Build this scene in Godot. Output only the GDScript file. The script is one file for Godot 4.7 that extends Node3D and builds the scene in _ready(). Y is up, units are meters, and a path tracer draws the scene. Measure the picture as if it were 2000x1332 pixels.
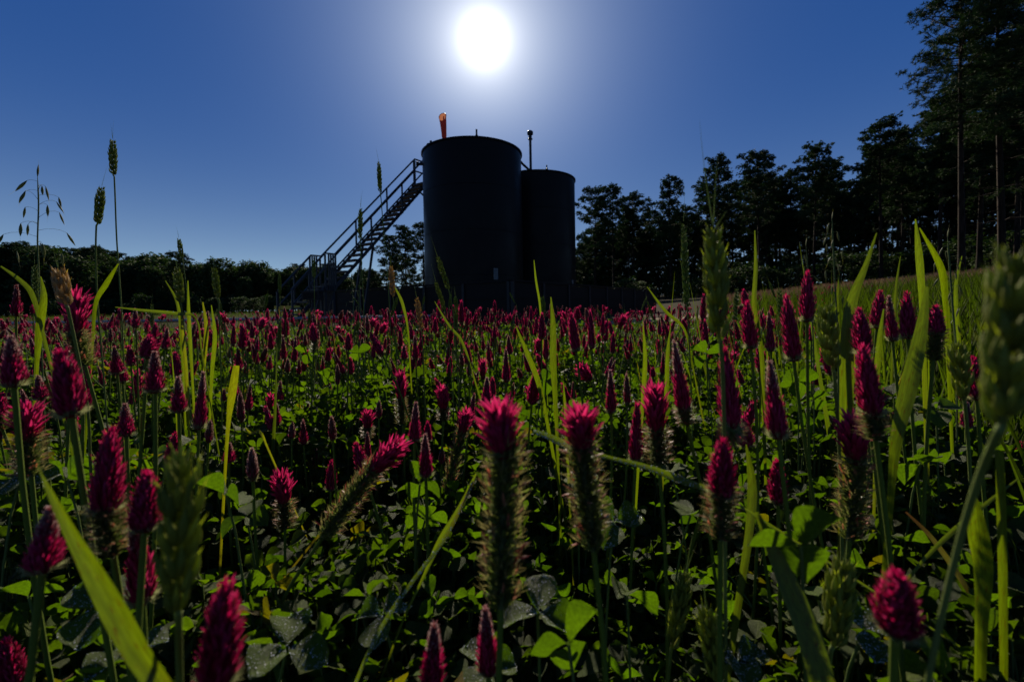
extends Node3D
# A field of crimson clover in front of two storage tanks, looking into the sun.
# Metres, y up, the camera looks along -z. F is the focal length in pixels of the 2000 x 1332 photograph.

const F := 824.0
const PRINCIPAL_Y := 615.0
const EYE := 0.45
var cam: Camera3D
var rng := RandomNumberGenerator.new()
var taken := {}
var M := {}
var sun_from := Vector3.UP       # direction towards the sun

# ------------------------------------------------------------------ mesh builder
class MB:
	var v := PackedVector3Array()
	var n := PackedVector3Array()
	var c := PackedColorArray()
	var u := PackedVector2Array()
	var ix := PackedInt32Array()

	func vert(p: Vector3, nn: Vector3, col: Color, uv := Vector2.ZERO) -> int:
		v.append(p); n.append(nn); c.append(col); u.append(uv)
		return v.size() - 1

	func tri(a: int, b: int, d: int) -> void:
		if (v[d] - v[a]).cross(v[b] - v[a]).dot(n[a] + n[b] + n[d]) >= 0.0:
			ix.append(a); ix.append(b); ix.append(d)
		else:
			ix.append(a); ix.append(d); ix.append(b)

	func face(a: Vector3, b: Vector3, d: Vector3, col: Color) -> void:   # one flat triangle
		var nn := (d - a).cross(b - a).normalized()
		var k := v.size()
		vert(a, nn, col); vert(b, nn, col); vert(d, nn, col)
		ix.append(k); ix.append(k + 1); ix.append(k + 2)

	func grid(p: PackedVector3Array, cols: int, colors: PackedColorArray, wrap := false) -> void:
		# rows x cols points, smooth normals by finite differences
		var rows := p.size() / cols
		var k := v.size()
		for r in rows:
			var r0 := maxi(r - 1, 0)
			var r1 := mini(r + 1, rows - 1)
			for q in cols:
				var q0 := (q + cols - 1) % cols if wrap else maxi(q - 1, 0)
				var q1 := (q + 1) % cols if wrap else mini(q + 1, cols - 1)
				var along := p[r1 * cols + q] - p[r0 * cols + q]
				var across := p[r * cols + q1] - p[r * cols + q0]
				if across.length_squared() < 1e-14:
					var rr := r0 if r == rows - 1 else r1
					across = p[rr * cols + q1] - p[rr * cols + q0]
				var nn := across.cross(along)
				vert(p[r * cols + q], nn.normalized() if nn.length_squared() > 1e-20 else Vector3.UP, colors[r * cols + q] if colors.size() > 1 else colors[0], Vector2(float(q) / (cols if wrap else cols - 1), float(r) / (rows - 1)))
		for r in rows - 1:
			for q in (cols if wrap else cols - 1):
				var a := k + r * cols + q
				var b := k + r * cols + (q + 1) % cols
				tri(a, b, b + cols)
				tri(a, b + cols, a + cols)

	func box(t: Transform3D, size: Vector3, col := Color.WHITE) -> void:
		for ax in 3:
			for s in [-1.0, 1.0]:
				var nn := Vector3.ZERO
				nn[ax] = s
				var e1 := Vector3.ZERO
				var e2 := Vector3.ZERO
				e1[(ax + 1) % 3] = size[(ax + 1) % 3] * 0.5
				e2[(ax + 2) % 3] = size[(ax + 2) % 3] * 0.5
				var o := nn * size[ax] * 0.5
				var wn := (t.basis * nn).normalized()
				var l1 := e1.length() * 2.0
				var l2 := e2.length() * 2.0
				var a := vert(t * (o - e1 - e2), wn, col, Vector2(0, 0))
				vert(t * (o + e1 - e2), wn, col, Vector2(l1, 0)); vert(t * (o + e1 + e2), wn, col, Vector2(l1, l2)); vert(t * (o - e1 + e2), wn, col, Vector2(0, l2))
				tri(a, a + 1, a + 2); tri(a, a + 2, a + 3)

	func bar(a: Vector3, b: Vector3, w: float, h: float, col := Color.WHITE, up := Vector3.UP) -> void:
		var z := (b - a).normalized()
		var x := up.cross(z)
		x = x.normalized() if x.length() > 0.01 else Vector3.RIGHT
		box(Transform3D(Basis(x, z.cross(x), z), (a + b) * 0.5), Vector3(w, h, a.distance_to(b)), col)

	func tube(pts: PackedVector3Array, radii: Array, sides: int, col: Color, col2 := Color(-1, 0, 0), cap := false) -> void:
		var p := PackedVector3Array()
		var cs := PackedColorArray()
		var x := Vector3.RIGHT
		var rows := pts.size()
		for r in rows:
			var z := (pts[mini(r + 1, rows - 1)] - pts[maxi(r - 1, 0)]).normalized()
			x = x - z * x.dot(z)
			x = x.normalized() if x.length() > 0.05 else z.cross(Vector3(0.3, 0.1, 1)).normalized()
			var y := z.cross(x)
			var rad: float = radii[r] if r < radii.size() else radii[-1]
			var cc := col if col2.r < 0.0 else col.lerp(col2, float(r) / (rows - 1))
			for s in sides:
				var an := TAU * s / sides
				p.append(pts[r] + (x * cos(an) - y * sin(an)) * rad); cs.append(cc)
		grid(p, sides, cs, true)
		if cap:
			for e in [0, rows - 1]:
				var nn: Vector3 = (pts[0] - pts[1]).normalized() if e == 0 else (pts[-1] - pts[-2]).normalized()
				var k := v.size()
				var cc := col if col2.r < 0.0 or e == 0 else col2
				for s in sides:
					vert(p[e * sides + s], nn, cc)
				for s in sides - 2:
					tri(k, k + s + 1, k + s + 2)

	func lathe(prof: PackedVector2Array, sides: int, col: Color, t := Transform3D.IDENTITY) -> void:   # (radius, height) pairs, flat-shaded between the pairs
		for r in prof.size() - 1:
			var d := prof[r + 1] - prof[r]
			if d.length() < 1e-6:
				continue
			var k := v.size()
			for s in sides + 1:
				var an := TAU * s / sides
				var out := Vector3(cos(an), 0, sin(an))
				var nn := (t.basis * (out * d.y + Vector3.DOWN * d.x)).normalized()
				vert(t * (out * prof[r].x + Vector3.UP * prof[r].y), nn, col, Vector2(an * prof[r].x, prof[r].y))
				vert(t * (out * prof[r + 1].x + Vector3.UP * prof[r + 1].y), nn, col, Vector2(an * prof[r].x, prof[r + 1].y))
			for s in sides:
				var a := k + s * 2
				tri(a, a + 1, a + 3); tri(a, a + 3, a + 2)

	func mesh() -> ArrayMesh:
		var m := ArrayMesh.new()
		if v.size() == 0:
			return m
		var a := []
		a.resize(Mesh.ARRAY_MAX)
		a[Mesh.ARRAY_VERTEX] = v; a[Mesh.ARRAY_NORMAL] = n; a[Mesh.ARRAY_COLOR] = c; a[Mesh.ARRAY_TEX_UV] = u; a[Mesh.ARRAY_INDEX] = ix
		m.add_surface_from_arrays(Mesh.PRIMITIVE_TRIANGLES, a)
		return m

# ------------------------------------------------------------------ naming helpers
func numbered(called: String) -> String:
	var k: int = taken.get(called, 0)
	taken[called] = k + 1
	return called if k == 0 else "%s_%03d" % [called, k]

func tag(o: Node, label := "", category := "", group := "", kind := "") -> void:
	if label: o.set_meta("label", label)
	if category: o.set_meta("category", category)
	if group: o.set_meta("group", group)
	if kind: o.set_meta("kind", kind)

func thing(called: String, label: String, category: String, at := Vector3.ZERO, group := "") -> Node3D:
	var o := Node3D.new()
	o.name = numbered(called)
	add_child(o)
	o.position = at
	tag(o, label, category, group)
	return o

func part(called: String, m: Mesh, mat: Material, parent: Node, t := Transform3D.IDENTITY) -> MeshInstance3D:
	var o := MeshInstance3D.new()
	o.name = called if parent != self else numbered(called)
	o.mesh = m
	o.material_override = mat
	o.transform = t
	parent.add_child(o, true)
	return o

func many(called: String, m: Mesh, mat: Material, where: Array, colors: Array, label: String, category: String) -> void:
	var mm := MultiMesh.new()
	mm.transform_format = MultiMesh.TRANSFORM_3D
	mm.use_colors = colors.size() > 0
	mm.mesh = m
	mm.instance_count = where.size()
	for i in where.size():
		mm.set_instance_transform(i, where[i])
		if colors.size() > 0:
			mm.set_instance_color(i, colors[i])
	var o := MultiMeshInstance3D.new()
	o.name = numbered(called)
	o.multimesh = mm
	o.material_override = mat
	add_child(o)
	tag(o, label, category, "", "stuff")

func rf(a: float, b: float) -> float:
	return rng.randf_range(a, b)

func pick(a: Array):
	return a[rng.randi() % a.size()]

# a point that the photograph shows at pixel (px, py), d metres in front of the camera
func P(px: float, py: float, d: float) -> Vector3:
	return cam.transform * Vector3((px - 1000.0) / F * d, -(py - PRINCIPAL_Y) / F * d, -d)

func pixel(p: Vector3) -> Vector3:   # back: (px, py, depth)
	var q := cam.transform.affine_inverse() * p
	return Vector3(1000.0 + q.x / -q.z * F, PRINCIPAL_Y - q.y / -q.z * F, -q.z)

func ground(x: float, z: float) -> float:
	var d := -z
	var edge := 1.5 + clampf((d - 5.0) * 0.5, 0.0, 9.0)
	var h := 0.085 * maxf(0.0, x - edge)
	return minf(h, 3.5)

func curve3(a: Vector3, b: Vector3, e: Vector3, steps: int) -> PackedVector3Array:   # quadratic bezier
	var out := PackedVector3Array()
	for i in steps + 1:
		var t := float(i) / steps
		out.append(a.lerp(b, t).lerp(b.lerp(e, t), t))
	return out

func through(pts: Array, steps: int) -> Array:   # a smooth line through Vector4 (xyz + width), without loops where the points are unevenly spaced
	var out := []
	for i in pts.size() - 1:
		var p1: Vector4 = pts[i]
		var p2: Vector4 = pts[i + 1]
		var d1: Vector4 = p2 - (pts[maxi(i - 1, 0)] as Vector4)
		var d2: Vector4 = (pts[mini(i + 2, pts.size() - 1)] as Vector4) - p1
		var l := (p2 - p1).length()
		var m1 := d1 * (l / maxf(d1.length(), 1e-6))
		var m2 := d2 * (l / maxf(d2.length(), 1e-6))
		for s in steps + (1 if i == pts.size() - 2 else 0):
			var t := float(s) / steps
			var t2 := t * t
			var t3 := t2 * t
			out.append(p1 * (2.0 * t3 - 3.0 * t2 + 1.0) + m1 * (t3 - 2.0 * t2 + t) + p2 * (3.0 * t2 - 2.0 * t3) + m2 * (t3 - t2))
	return out

# ------------------------------------------------------------------ scene
func _ready() -> void:
	rng.seed = 11
	make_camera_and_light()
	make_materials()
	make_ground()
	make_dirt()
	make_tanks()
	make_trees()
	make_clover()
	make_wheat_and_grass()
	make_far_plants()

func make_camera_and_light() -> void:
	cam = Camera3D.new()
	cam.name = "camera"
	add_child(cam)
	cam.transform = Transform3D(Basis(Vector3.RIGHT, deg_to_rad(-1.18)) * Basis(Vector3.BACK, deg_to_rad(-1.0)), Vector3(0, EYE, 0))
	var at := CameraAttributesPhysical.new()
	at.frustum_near = 0.02
	at.frustum_far = 900.0
	at.frustum_focal_length = 35.0 / (2.0 * 666.0 / F)
	at.frustum_focus_distance = 0.8
	at.exposure_aperture = 13.0
	cam.attributes = at
	cam.projection = Camera3D.PROJECTION_FRUSTUM
	cam.near = 0.02
	cam.far = 900.0
	cam.size = 2.0 * 666.0 / F * 0.02
	cam.frustum_offset = Vector2(0, -(666.0 - PRINCIPAL_Y) / F * 0.02)
	cam.current = true
	sun_from = (P(945, 78, 1.0) - cam.position).normalized()

	var sun := DirectionalLight3D.new()
	sun.name = "sun"
	sun.light_energy = 1.6
	sun.light_color = Color(1.0, 0.95, 0.86)
	sun.light_angular_distance = 0.5
	sun.shadow_enabled = true
	add_child(sun)
	sun.look_at_from_position(Vector3.ZERO, -sun_from, Vector3.UP)

	var w := WorldEnvironment.new()
	w.name = "world_environment"
	var e := Environment.new()
	e.background_mode = Environment.BG_SKY
	var sky := Sky.new()
	var pm := PanoramaSkyMaterial.new()
	pm.panorama = sky_picture()
	sky.sky_material = pm
	e.sky = sky
	e.tonemap_mode = Environment.TONE_MAPPER_LINEAR
	e.tonemap_exposure = 1.5
	e.sdfgi_enabled = true
	e.ssao_enabled = true
	e.ssil_enabled = true
	w.environment = e
	add_child(w)

# clear morning air: deeper blue with height and away from the sun, a bright aureole round the sun
func sky_picture() -> ImageTexture:
	var wide := 1536
	var high := 768
	var im := Image.create_empty(wide, high, false, Image.FORMAT_RGBF)
	for y in high:
		var el := (0.5 - (y + 0.5) / high) * PI
		var up := sin(el)
		for x in wide:
			var az := (x + 0.5) / wide * TAU
			# Godot's panorama: the first column looks along -z
			var dir := Vector3(sin(az) * cos(el), up, -cos(az) * cos(el))
			var g := rad_to_deg(acos(clampf(dir.dot(sun_from), -1.0, 1.0)))
			var h := exp(-maxf(up, 0.0) * 9.0)
			var k := exp(-maxf(up, 0.0) * 2.5)
			var near := exp(-g / 8.5)
			var c := Color(0.004 + 0.30 * h + 0.012 * k + 0.30 * near, 0.030 + 0.38 * h + 0.050 * k + 0.41 * near, 0.130 + 0.22 * h + 0.160 * k + 0.56 * near)
			var pale := exp(-g / 5.2)
			c = Color(c.r + 0.42 * pale, c.g + 0.31 * pale, c.b + 0.10 * pale)
			var a := 0.22 * exp(-g / 2.8) + 2.7 * exp(-g / 1.0)
			c = Color(c.r + a, c.g + a * 0.99, c.b + a * 0.95)
			im.set_pixel(x, y, c)
	return ImageTexture.create_from_image(im)

func noise(freq: float, octaves: int, sd: int) -> FastNoiseLite:
	var n := FastNoiseLite.new()
	n.seed = sd
	n.frequency = freq
	n.fractal_octaves = octaves
	return n

func picture(size: Vector2i, f: Callable) -> ImageTexture:
	var im := Image.create_empty(size.x, size.y, false, Image.FORMAT_RGB8)
	for y in size.y:
		for x in size.x:
			im.set_pixel(x, y, f.call(x, y))
	return ImageTexture.create_from_image(im)

func mat(called: String, albedo: Color, rough: float, spec := 0.5) -> StandardMaterial3D:
	var m := StandardMaterial3D.new()
	m.resource_name = called
	m.albedo_color = albedo.linear_to_srgb()
	m.roughness = rough
	m.metallic_specular = spec
	M[called] = m
	return m

func leafy(called: String, rough: float, spec: float, through_it: Color) -> StandardMaterial3D:
	var m := mat(called, Color.WHITE, rough, spec)
	m.vertex_color_use_as_albedo = true
	m.cull_mode = BaseMaterial3D.CULL_DISABLED
	m.backlight_enabled = true
	m.backlight = through_it.linear_to_srgb()
	return m

func make_materials() -> void:
	leafy("petal", 0.55, 0.35, Color(1.1, 0.9, 1.0))
	leafy("hair", 0.5, 0.5, Color(1.0, 1.0, 0.85))
	leafy("stem", 0.65, 0.2, Color(0.4, 0.5, 0.12))
	var leaf := leafy("clover_leaf", 0.5, 0.38, Color(0.92, 1.2, 0.16))
	var blade := leafy("blade", 0.42, 0.5, Color(1.0, 1.25, 0.14))
	var grass := leafy("grass", 0.65, 0.2, Color(0.8, 1.0, 0.14))
	leafy("dry_grass", 0.7, 0.2, Color(0.7, 0.55, 0.5))
	leafy("husk", 0.55, 0.35, Color(1.0, 1.1, 0.25))
	leafy("needle", 0.75, 0.2, Color(0.22, 0.3, 0.1))
	leafy("tree_leaf", 0.75, 0.2, Color(0.3, 0.42, 0.1))
	# veins on the clover leaflets: a pale midrib and side veins, mottled
	var n := noise(0.06, 3, 4)
	leaf.albedo_texture = picture(Vector2i(128, 128), func(x, y):
		var across := absf(x / 63.5 - 1.0)
		var along: float = y / 127.0
		var side := absf(fposmod(along * 9.0 - across * 3.4, 1.0) - 0.5)
		var vein := maxf(1.0 - across * 26.0, (1.0 - side * 9.0) * 0.45)
		var base := 0.8 + 0.16 * n.get_noise_2d(x, y)
		base += 0.13 * clampf(vein, 0.0, 1.0)
		return Color(base * 0.98, base, base * 0.97))
	var dew := noise(0.35, 2, 8)
	var dewy := picture(Vector2i(128, 128), func(x, y):
		var g := clampf(dew.get_noise_2d(x, y) * 2.2, 0.0, 1.0)
		return Color(g, g, g))
	leaf.heightmap_enabled = true
	leaf.heightmap_texture = dewy
	leaf.heightmap_scale = 0.06
	leaf.rim_enabled = true
	leaf.rim = 0.08
	leaf.rim_tint = 0.3
	# long veins on grass blades
	var s := noise(0.5, 2, 5)
	blade.albedo_texture = picture(Vector2i(128, 256), func(x, y):
		var g := 0.80 + 0.22 * s.get_noise_2d(x * 0.8, y * 0.012) + 0.12 * n.get_noise_2d(x * 0.5, y * 0.7)
		if absi(x - 64) < 4: g += 0.10
		var spot := n.get_noise_2d(x * 1.1 + 400.0, y * 1.4)
		var c := Color(g, g, g * 0.98)
		if spot > 0.36: c = c.lerp(Color(0.75, 0.5, 0.3), minf(1.0, (spot - 0.36) * 5.0))   # rust spots
		return c)
	grass.albedo_texture = blade.albedo_texture
	# steel
	var rust := noise(0.012, 5, 21)
	var tank := mat("tank_paint", Color(0.007, 0.0065, 0.0065), 0.4, 0.2)
	var tn := noise(0.01, 4, 3)
	var rough := picture(Vector2i(256, 256), func(x, y):
		var g := 0.75 + 0.3 * tn.get_noise_3d(cos(x / 128.0 * PI) * 60.0, sin(x / 128.0 * PI) * 60.0, y)
		return Color(g, g, g))
	tank.roughness = 0.5
	tank.roughness_texture = rough
	tank.uv1_triplanar = true
	tank.uv1_scale = Vector3(0.4, 0.4, 0.4)
	mat("wall_steel", Color(0.016, 0.013, 0.011), 0.65, 0.2)
	var st := mat("stair_steel", Color(0.022, 0.023, 0.025), 0.55, 0.4)
	st.metallic = 0.0
	var dew_drop := mat("dew", Color(0.72, 0.76, 0.78), 0.15)
	dew_drop.backlight_enabled = true
	dew_drop.backlight = Color(0.9, 0.9, 0.9)
	mat("dark_steel", Color(0.02, 0.02, 0.021), 0.5, 0.3)
	mat("pipe_steel", Color(0.16, 0.16, 0.16), 0.32, 0.6).metallic = 0.6
	mat("placard", Color(0.13, 0.13, 0.12), 0.6)
	mat("print", Color(0.05, 0.05, 0.05), 0.7)
	mat("yellow_paint", Color(0.5, 0.36, 0.02), 0.5)
	var sock := mat("windsock", Color(0.42, 0.010, 0.007), 0.8)
	sock.backlight_enabled = true
	sock.backlight = Color(0.6, 0.4, 0.3)
	sock.cull_mode = BaseMaterial3D.CULL_DISABLED
	var bark := mat("bark", Color.WHITE, 0.9, 0.2)
	bark.vertex_color_use_as_albedo = true
	var bn := noise(0.05, 4, 9)
	bark.albedo_texture = picture(Vector2i(128, 128), func(x, y):
		var g := 0.62 + 0.4 * bn.get_noise_3d(cos(x / 64.0 * PI) * 20.0, sin(x / 64.0 * PI) * 20.0, y * 0.6)
		return Color(g, g * 0.95, g * 0.9))
	bark.uv1_scale = Vector3(1, 6, 1)
	# soil and gravel
	var sn := noise(0.03, 5, 31)
	var fine := noise(0.4, 3, 32)
	var soil := mat("soil", Color.WHITE, 1.0, 0.1)
	soil.albedo_texture = picture(Vector2i(512, 512), func(x, y):
		var g := 0.5 + 0.5 * sn.get_noise_2d(x, y) + 0.35 * fine.get_noise_2d(x, y)
		var col := Color(0.018, 0.016, 0.010).lerp(Color(0.042, 0.036, 0.022), clampf(g, 0.0, 1.0))
		return col.linear_to_srgb())
	soil.uv1_triplanar = true
	soil.uv1_world_triplanar = true
	soil.uv1_scale = Vector3(0.55, 0.55, 0.55)
	var gr := mat("gravel", Color.WHITE, 1.0, 0.1)
	gr.albedo_texture = picture(Vector2i(512, 512), func(x, y):
		var g := 0.5 + 0.6 * fine.get_noise_2d(x * 0.7 + 900.0, y * 0.7) + 0.4 * sn.get_noise_2d(y, x)
		return Color(0.020, 0.016, 0.012).lerp(Color(0.055, 0.043, 0.033), clampf(g, 0.0, 1.0)).linear_to_srgb())
	var di := mat("dirt", Color.WHITE, 1.0, 0.1)
	di.albedo_texture = picture(Vector2i(256, 256), func(x, y):
		var g := 0.5 + 0.6 * fine.get_noise_2d(x * 0.9 + 300.0, y * 0.9) + 0.4 * sn.get_noise_2d(y * 2.0, x * 2.0)
		return Color(0.13, 0.095, 0.07).lerp(Color(0.26, 0.20, 0.15), clampf(g, 0.0, 1.0)).linear_to_srgb())
	di.uv1_triplanar = true
	di.uv1_world_triplanar = true
	di.uv1_scale = Vector3(0.6, 0.6, 0.6)
	gr.uv1_triplanar = true
	gr.uv1_world_triplanar = true
	gr.uv1_scale = Vector3(0.4, 0.4, 0.4)

# ------------------------------------------------------------------ ground
func make_ground() -> void:
	var xs := []
	for i in 121:
		var t := (i - 60) / 60.0
		xs.append(signf(t) * (absf(t) * 8.0 + pow(absf(t), 4.0) * 392.0))
	var mb := MB.new()
	var p := PackedVector3Array()
	for z in xs:
		for x in xs:
			p.append(Vector3(x, ground(x, z - 10.0) - (0.02 if absf(x) > 60.0 else 0.0), z - 10.0))
	mb.grid(p, xs.size(), PackedColorArray([Color.WHITE]))
	tag(part("ground", mb.mesh(), M.soil, self), "", "", "", "structure")
	# the gravel pad round the tanks, 4 mm and more above the ground, with a ragged edge
	var pad := MB.new()
	var nn := noise(0.25, 3, 77)
	var ring := PackedVector3Array()
	var steps := 72
	for k in 7:
		for s in steps:
			var an := TAU * s / steps
			var r := (0.0 if k == 0 else lerpf(0.3, 1.0, (k - 1) / 5.0))
			var reach := 1.0 + 0.06 * nn.get_noise_2d(cos(an) * 9.0, sin(an) * 9.0)
			var x := -2.0 + cos(an) * 14.0 * r * reach
			var z := -16.5 + sin(an) * 10.5 * r * reach
			ring.append(Vector3(x, ground(x, z) + 0.006 + 0.02 * (1.0 - r), z))
	pad.grid(ring, steps, PackedColorArray([Color.WHITE]), true)
	tag(part("gravel_pad", pad.mesh(), M.gravel, self), "", "", "", "structure")

# a bare strip of pale dirt between the field and the right-hand wall
func make_dirt() -> void:
	var mb := MB.new()
	var nn := noise(0.6, 3, 55)
	var p := PackedVector3Array()
	for k in 40:
		var t := k / 39.0
		var c := Vector3(0.9 + 9.0 * t, 0, -8.6 - 6.5 * t)
		for q in 9:
			var s := (q - 4) / 4.0
			var w := (0.15 + 0.75 * sin(PI * t) + 0.3 * nn.get_noise_2d(k * 0.6, 0.0)) * s
			var o := c + Vector3(-0.58, 0, -0.81) * w + Vector3(nn.get_noise_2d(q * 3.0, k * 0.5) * 0.4, 0, 0)
			p.append(Vector3(o.x, ground(o.x, o.z) + 0.034 + 0.03 * (1.0 - s * s), o.z))
	mb.grid(p, 9, PackedColorArray([Color.WHITE]))
	tag(part("dirt_path", mb.mesh(), M.dirt, self), "", "", "", "structure")

# ------------------------------------------------------------------ tanks, stairs, walls
const U := Vector3(0.574, 0, -0.819)    # along the row of tanks, away from the camera
const V := Vector3(0.819, 0, 0.574)     # across the row, towards the right
const T1 := Vector3(-1.39, 0, -15.9)
const T2 := Vector3(1.13, 0, -19.45)

func at(a: float, b: float, h: float) -> Vector3:   # a along the row, b across it, from the first tank's axis
	return T1 + U * a + V * b + Vector3.UP * h

func tank(label: String, where: Vector3, h: float) -> Node3D:
	var t := thing("storage_tank", label, "tank", where)
	var r := 1.83
	var mb := MB.new()
	var prof := PackedVector2Array([Vector2(r + 0.03, 0.0), Vector2(r + 0.03, 0.03), Vector2(r, 0.03)])
	for c in 4:   # courses of plate with a weld bead between
		var y := h * (c + 1) / 4.0
		if c < 3:
			prof.append_array([Vector2(r, y - 0.012), Vector2(r + 0.007, y - 0.006), Vector2(r + 0.007, y + 0.006), Vector2(r, y + 0.012)])
	prof.append_array([Vector2(r, h - 0.05), Vector2(r + 0.045, h - 0.045), Vector2(r + 0.045, h), Vector2(r - 0.02, h)])
	mb.lathe(prof, 96, Color.WHITE)
	part("shell", mb.mesh(), M.tank_paint, t)
	mb = MB.new()
	mb.lathe(PackedVector2Array([Vector2(r - 0.02, h - 0.002), Vector2(0.12, h + 0.3), Vector2(0.0, h + 0.305)]), 96, Color.WHITE)
	part("roof", mb.mesh(), M.tank_paint, t)
	return t

func make_tanks() -> void:
	var a := tank("tall dark storage tank in front, with the staircase leading to it", T1, 6.1)
	var mb := MB.new()
	mb.lathe(PackedVector2Array([Vector2(0.0, 0.0), Vector2(0.05, 0.0), Vector2(0.05, 0.10), Vector2(0.03, 0.13), Vector2(0.03, 0.30), Vector2(0.0, 0.31)]), 12, Color.WHITE)
	part("vent", mb.mesh(), M.dark_steel, a, Transform3D(Basis(), Vector3(0.30, 6.13, 1.55)))
	mb = MB.new()
	mb.lathe(PackedVector2Array([Vector2(0.13, 0.0), Vector2(0.13, 0.10), Vector2(0.16, 0.10), Vector2(0.16, 0.15), Vector2(0.05, 0.17), Vector2(0.04, 0.28), Vector2(0.0, 0.29)]), 14, Color.WHITE)
	part("hatch", mb.mesh(), M.dark_steel, a, Transform3D(Basis(), Vector3(-1.42, 6.16, 0.62)))
	mb = MB.new()
	var n0 := Vector3(-1.78, 5.72, 0.3)
	mb.tube(PackedVector3Array([n0, n0 + Vector3(-0.16, 0, 0.03)]), [0.055], 12, Color.WHITE, Color(-1, 0, 0), true)
	mb.tube(PackedVector3Array([n0 + Vector3(-0.16, 0, 0.03), n0 + Vector3(-0.25, 0, 0.05)]), [0.09], 14, Color.WHITE, Color(-1, 0, 0), true)
	part("nozzle", mb.mesh(), M.dark_steel, a)
	placard(a, T1, 62.0, 1.55)
	var b := tank("dark storage tank standing behind, partly hidden by the front tank", T2, 6.1)
	mb = MB.new()
	mb.lathe(PackedVector2Array([Vector2(0.0, 0.0), Vector2(0.05, 0.0), Vector2(0.05, 0.12), Vector2(0.025, 0.14), Vector2(0.025, 0.27), Vector2(0.0, 0.28)]), 12, Color.WHITE)
	part("vent", mb.mesh(), M.dark_steel, b, Transform3D(Basis(), Vector3(0.45, 6.12, 1.5)))
	placard(b, T2, 33.0, 1.35)
	# the vent stack and the line that feeds it from the first tank
	var stack := thing("vent_stack", "thin upright vent pipe with a capped head above the rear tank", "vent pipe", T2 + Vector3(-0.2, 6.1, 0.9))
	mb = MB.new()
	mb.tube(PackedVector3Array([Vector3(0, 0.05, 0), Vector3(0, 1.72, 0)]), [0.055], 14, Color.WHITE, Color(-1, 0, 0), true)
	part("pipe", mb.mesh(), M.dark_steel, stack)
	mb = MB.new()
	mb.lathe(PackedVector2Array([Vector2(0.055, 1.6), Vector2(0.10, 1.6), Vector2(0.10, 1.64), Vector2(0.07, 1.66), Vector2(0.07, 1.78), Vector2(0.13, 1.82), Vector2(0.13, 1.93), Vector2(0.08, 1.98), Vector2(0.0, 2.0)]), 14, Color.WHITE)
	part("cap", mb.mesh(), M.dark_steel, stack)
	mb = MB.new()
	mb.tube(PackedVector3Array([Vector3(0, 0.22, 0), Vector3(-0.35, 0.42, 0.35), Vector3(-0.95, 0.86, 1.0)]), [0.05], 12, Color.WHITE, Color(-1, 0, 0), true)
	part("feed_line", mb.mesh(), M.dark_steel, stack)
	make_windsock()
	make_stairs()
	make_containment()
	make_pad_things()

func placard(t: Node3D, where: Vector3, degrees: float, h: float) -> void:
	var an := deg_to_rad(degrees)
	var out := Vector3(cos(an), 0, sin(an))
	var basis := Basis(Vector3.UP.cross(out), Vector3.UP, out)
	var mb := MB.new()
	mb.box(Transform3D(basis, out * 1.845 + Vector3.UP * h), Vector3(0.16, 0.38, 0.012))
	var pl := part("placard", mb.mesh(), M.placard, t)
	mb = MB.new()
	for k in 5:
		mb.box(Transform3D(basis, out * 1.853 + Vector3.UP * (h + 0.12 - k * 0.06)), Vector3(0.11, 0.018 if k else 0.035, 0.004))
	part("print", mb.mesh(), M.print, pl)

func make_windsock() -> void:
	var base := P(866, 268, 17.0)
	base.y = 5.1
	var top := P(866, 228, 17.0)
	var t := thing("windsock", "limp red orange windsock hanging from its pole above the front tank", "windsock", base)
	var mb := MB.new()
	mb.tube(PackedVector3Array([Vector3.ZERO, Vector3(0.03, top.y - base.y + 0.02, 0)]), [0.022], 8, Color.WHITE, Color(-1, 0, 0), true)
	part("pole", mb.mesh(), M.dark_steel, t)
	mb = MB.new()
	var p := PackedVector3Array()
	var hgt := top.y - base.y
	for r in 9:
		var s := r / 8.0
		for q in 14:
			var an := TAU * q / 14
			var rad := lerpf(0.145, 0.085, minf(1.0, s * 1.1)) * (1.0 + 0.12 * sin(an * 3.0 + r * 0.7) * s)
			var y := hgt - s * 1.0 + sin(an + 0.6) * 0.09 * (1.0 - s)
			p.append(Vector3(-0.02 + 0.07 * s + cos(an) * rad, y, sin(an) * rad * 0.8))
	mb.grid(p, 14, PackedColorArray([Color.WHITE]), true)
	part("sleeve", mb.mesh(), M.windsock, t)
	mb = MB.new()
	var ring := PackedVector3Array()
	for q in 15:
		var an := TAU * q / 14
		ring.append(Vector3(-0.02 + cos(an) * 0.15, hgt + sin(an + 0.6) * 0.09, sin(an) * 0.12))
	mb.tube(ring, [0.01], 5, Color.WHITE)
	part("hoop", mb.mesh(), M.dark_steel, t)

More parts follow.
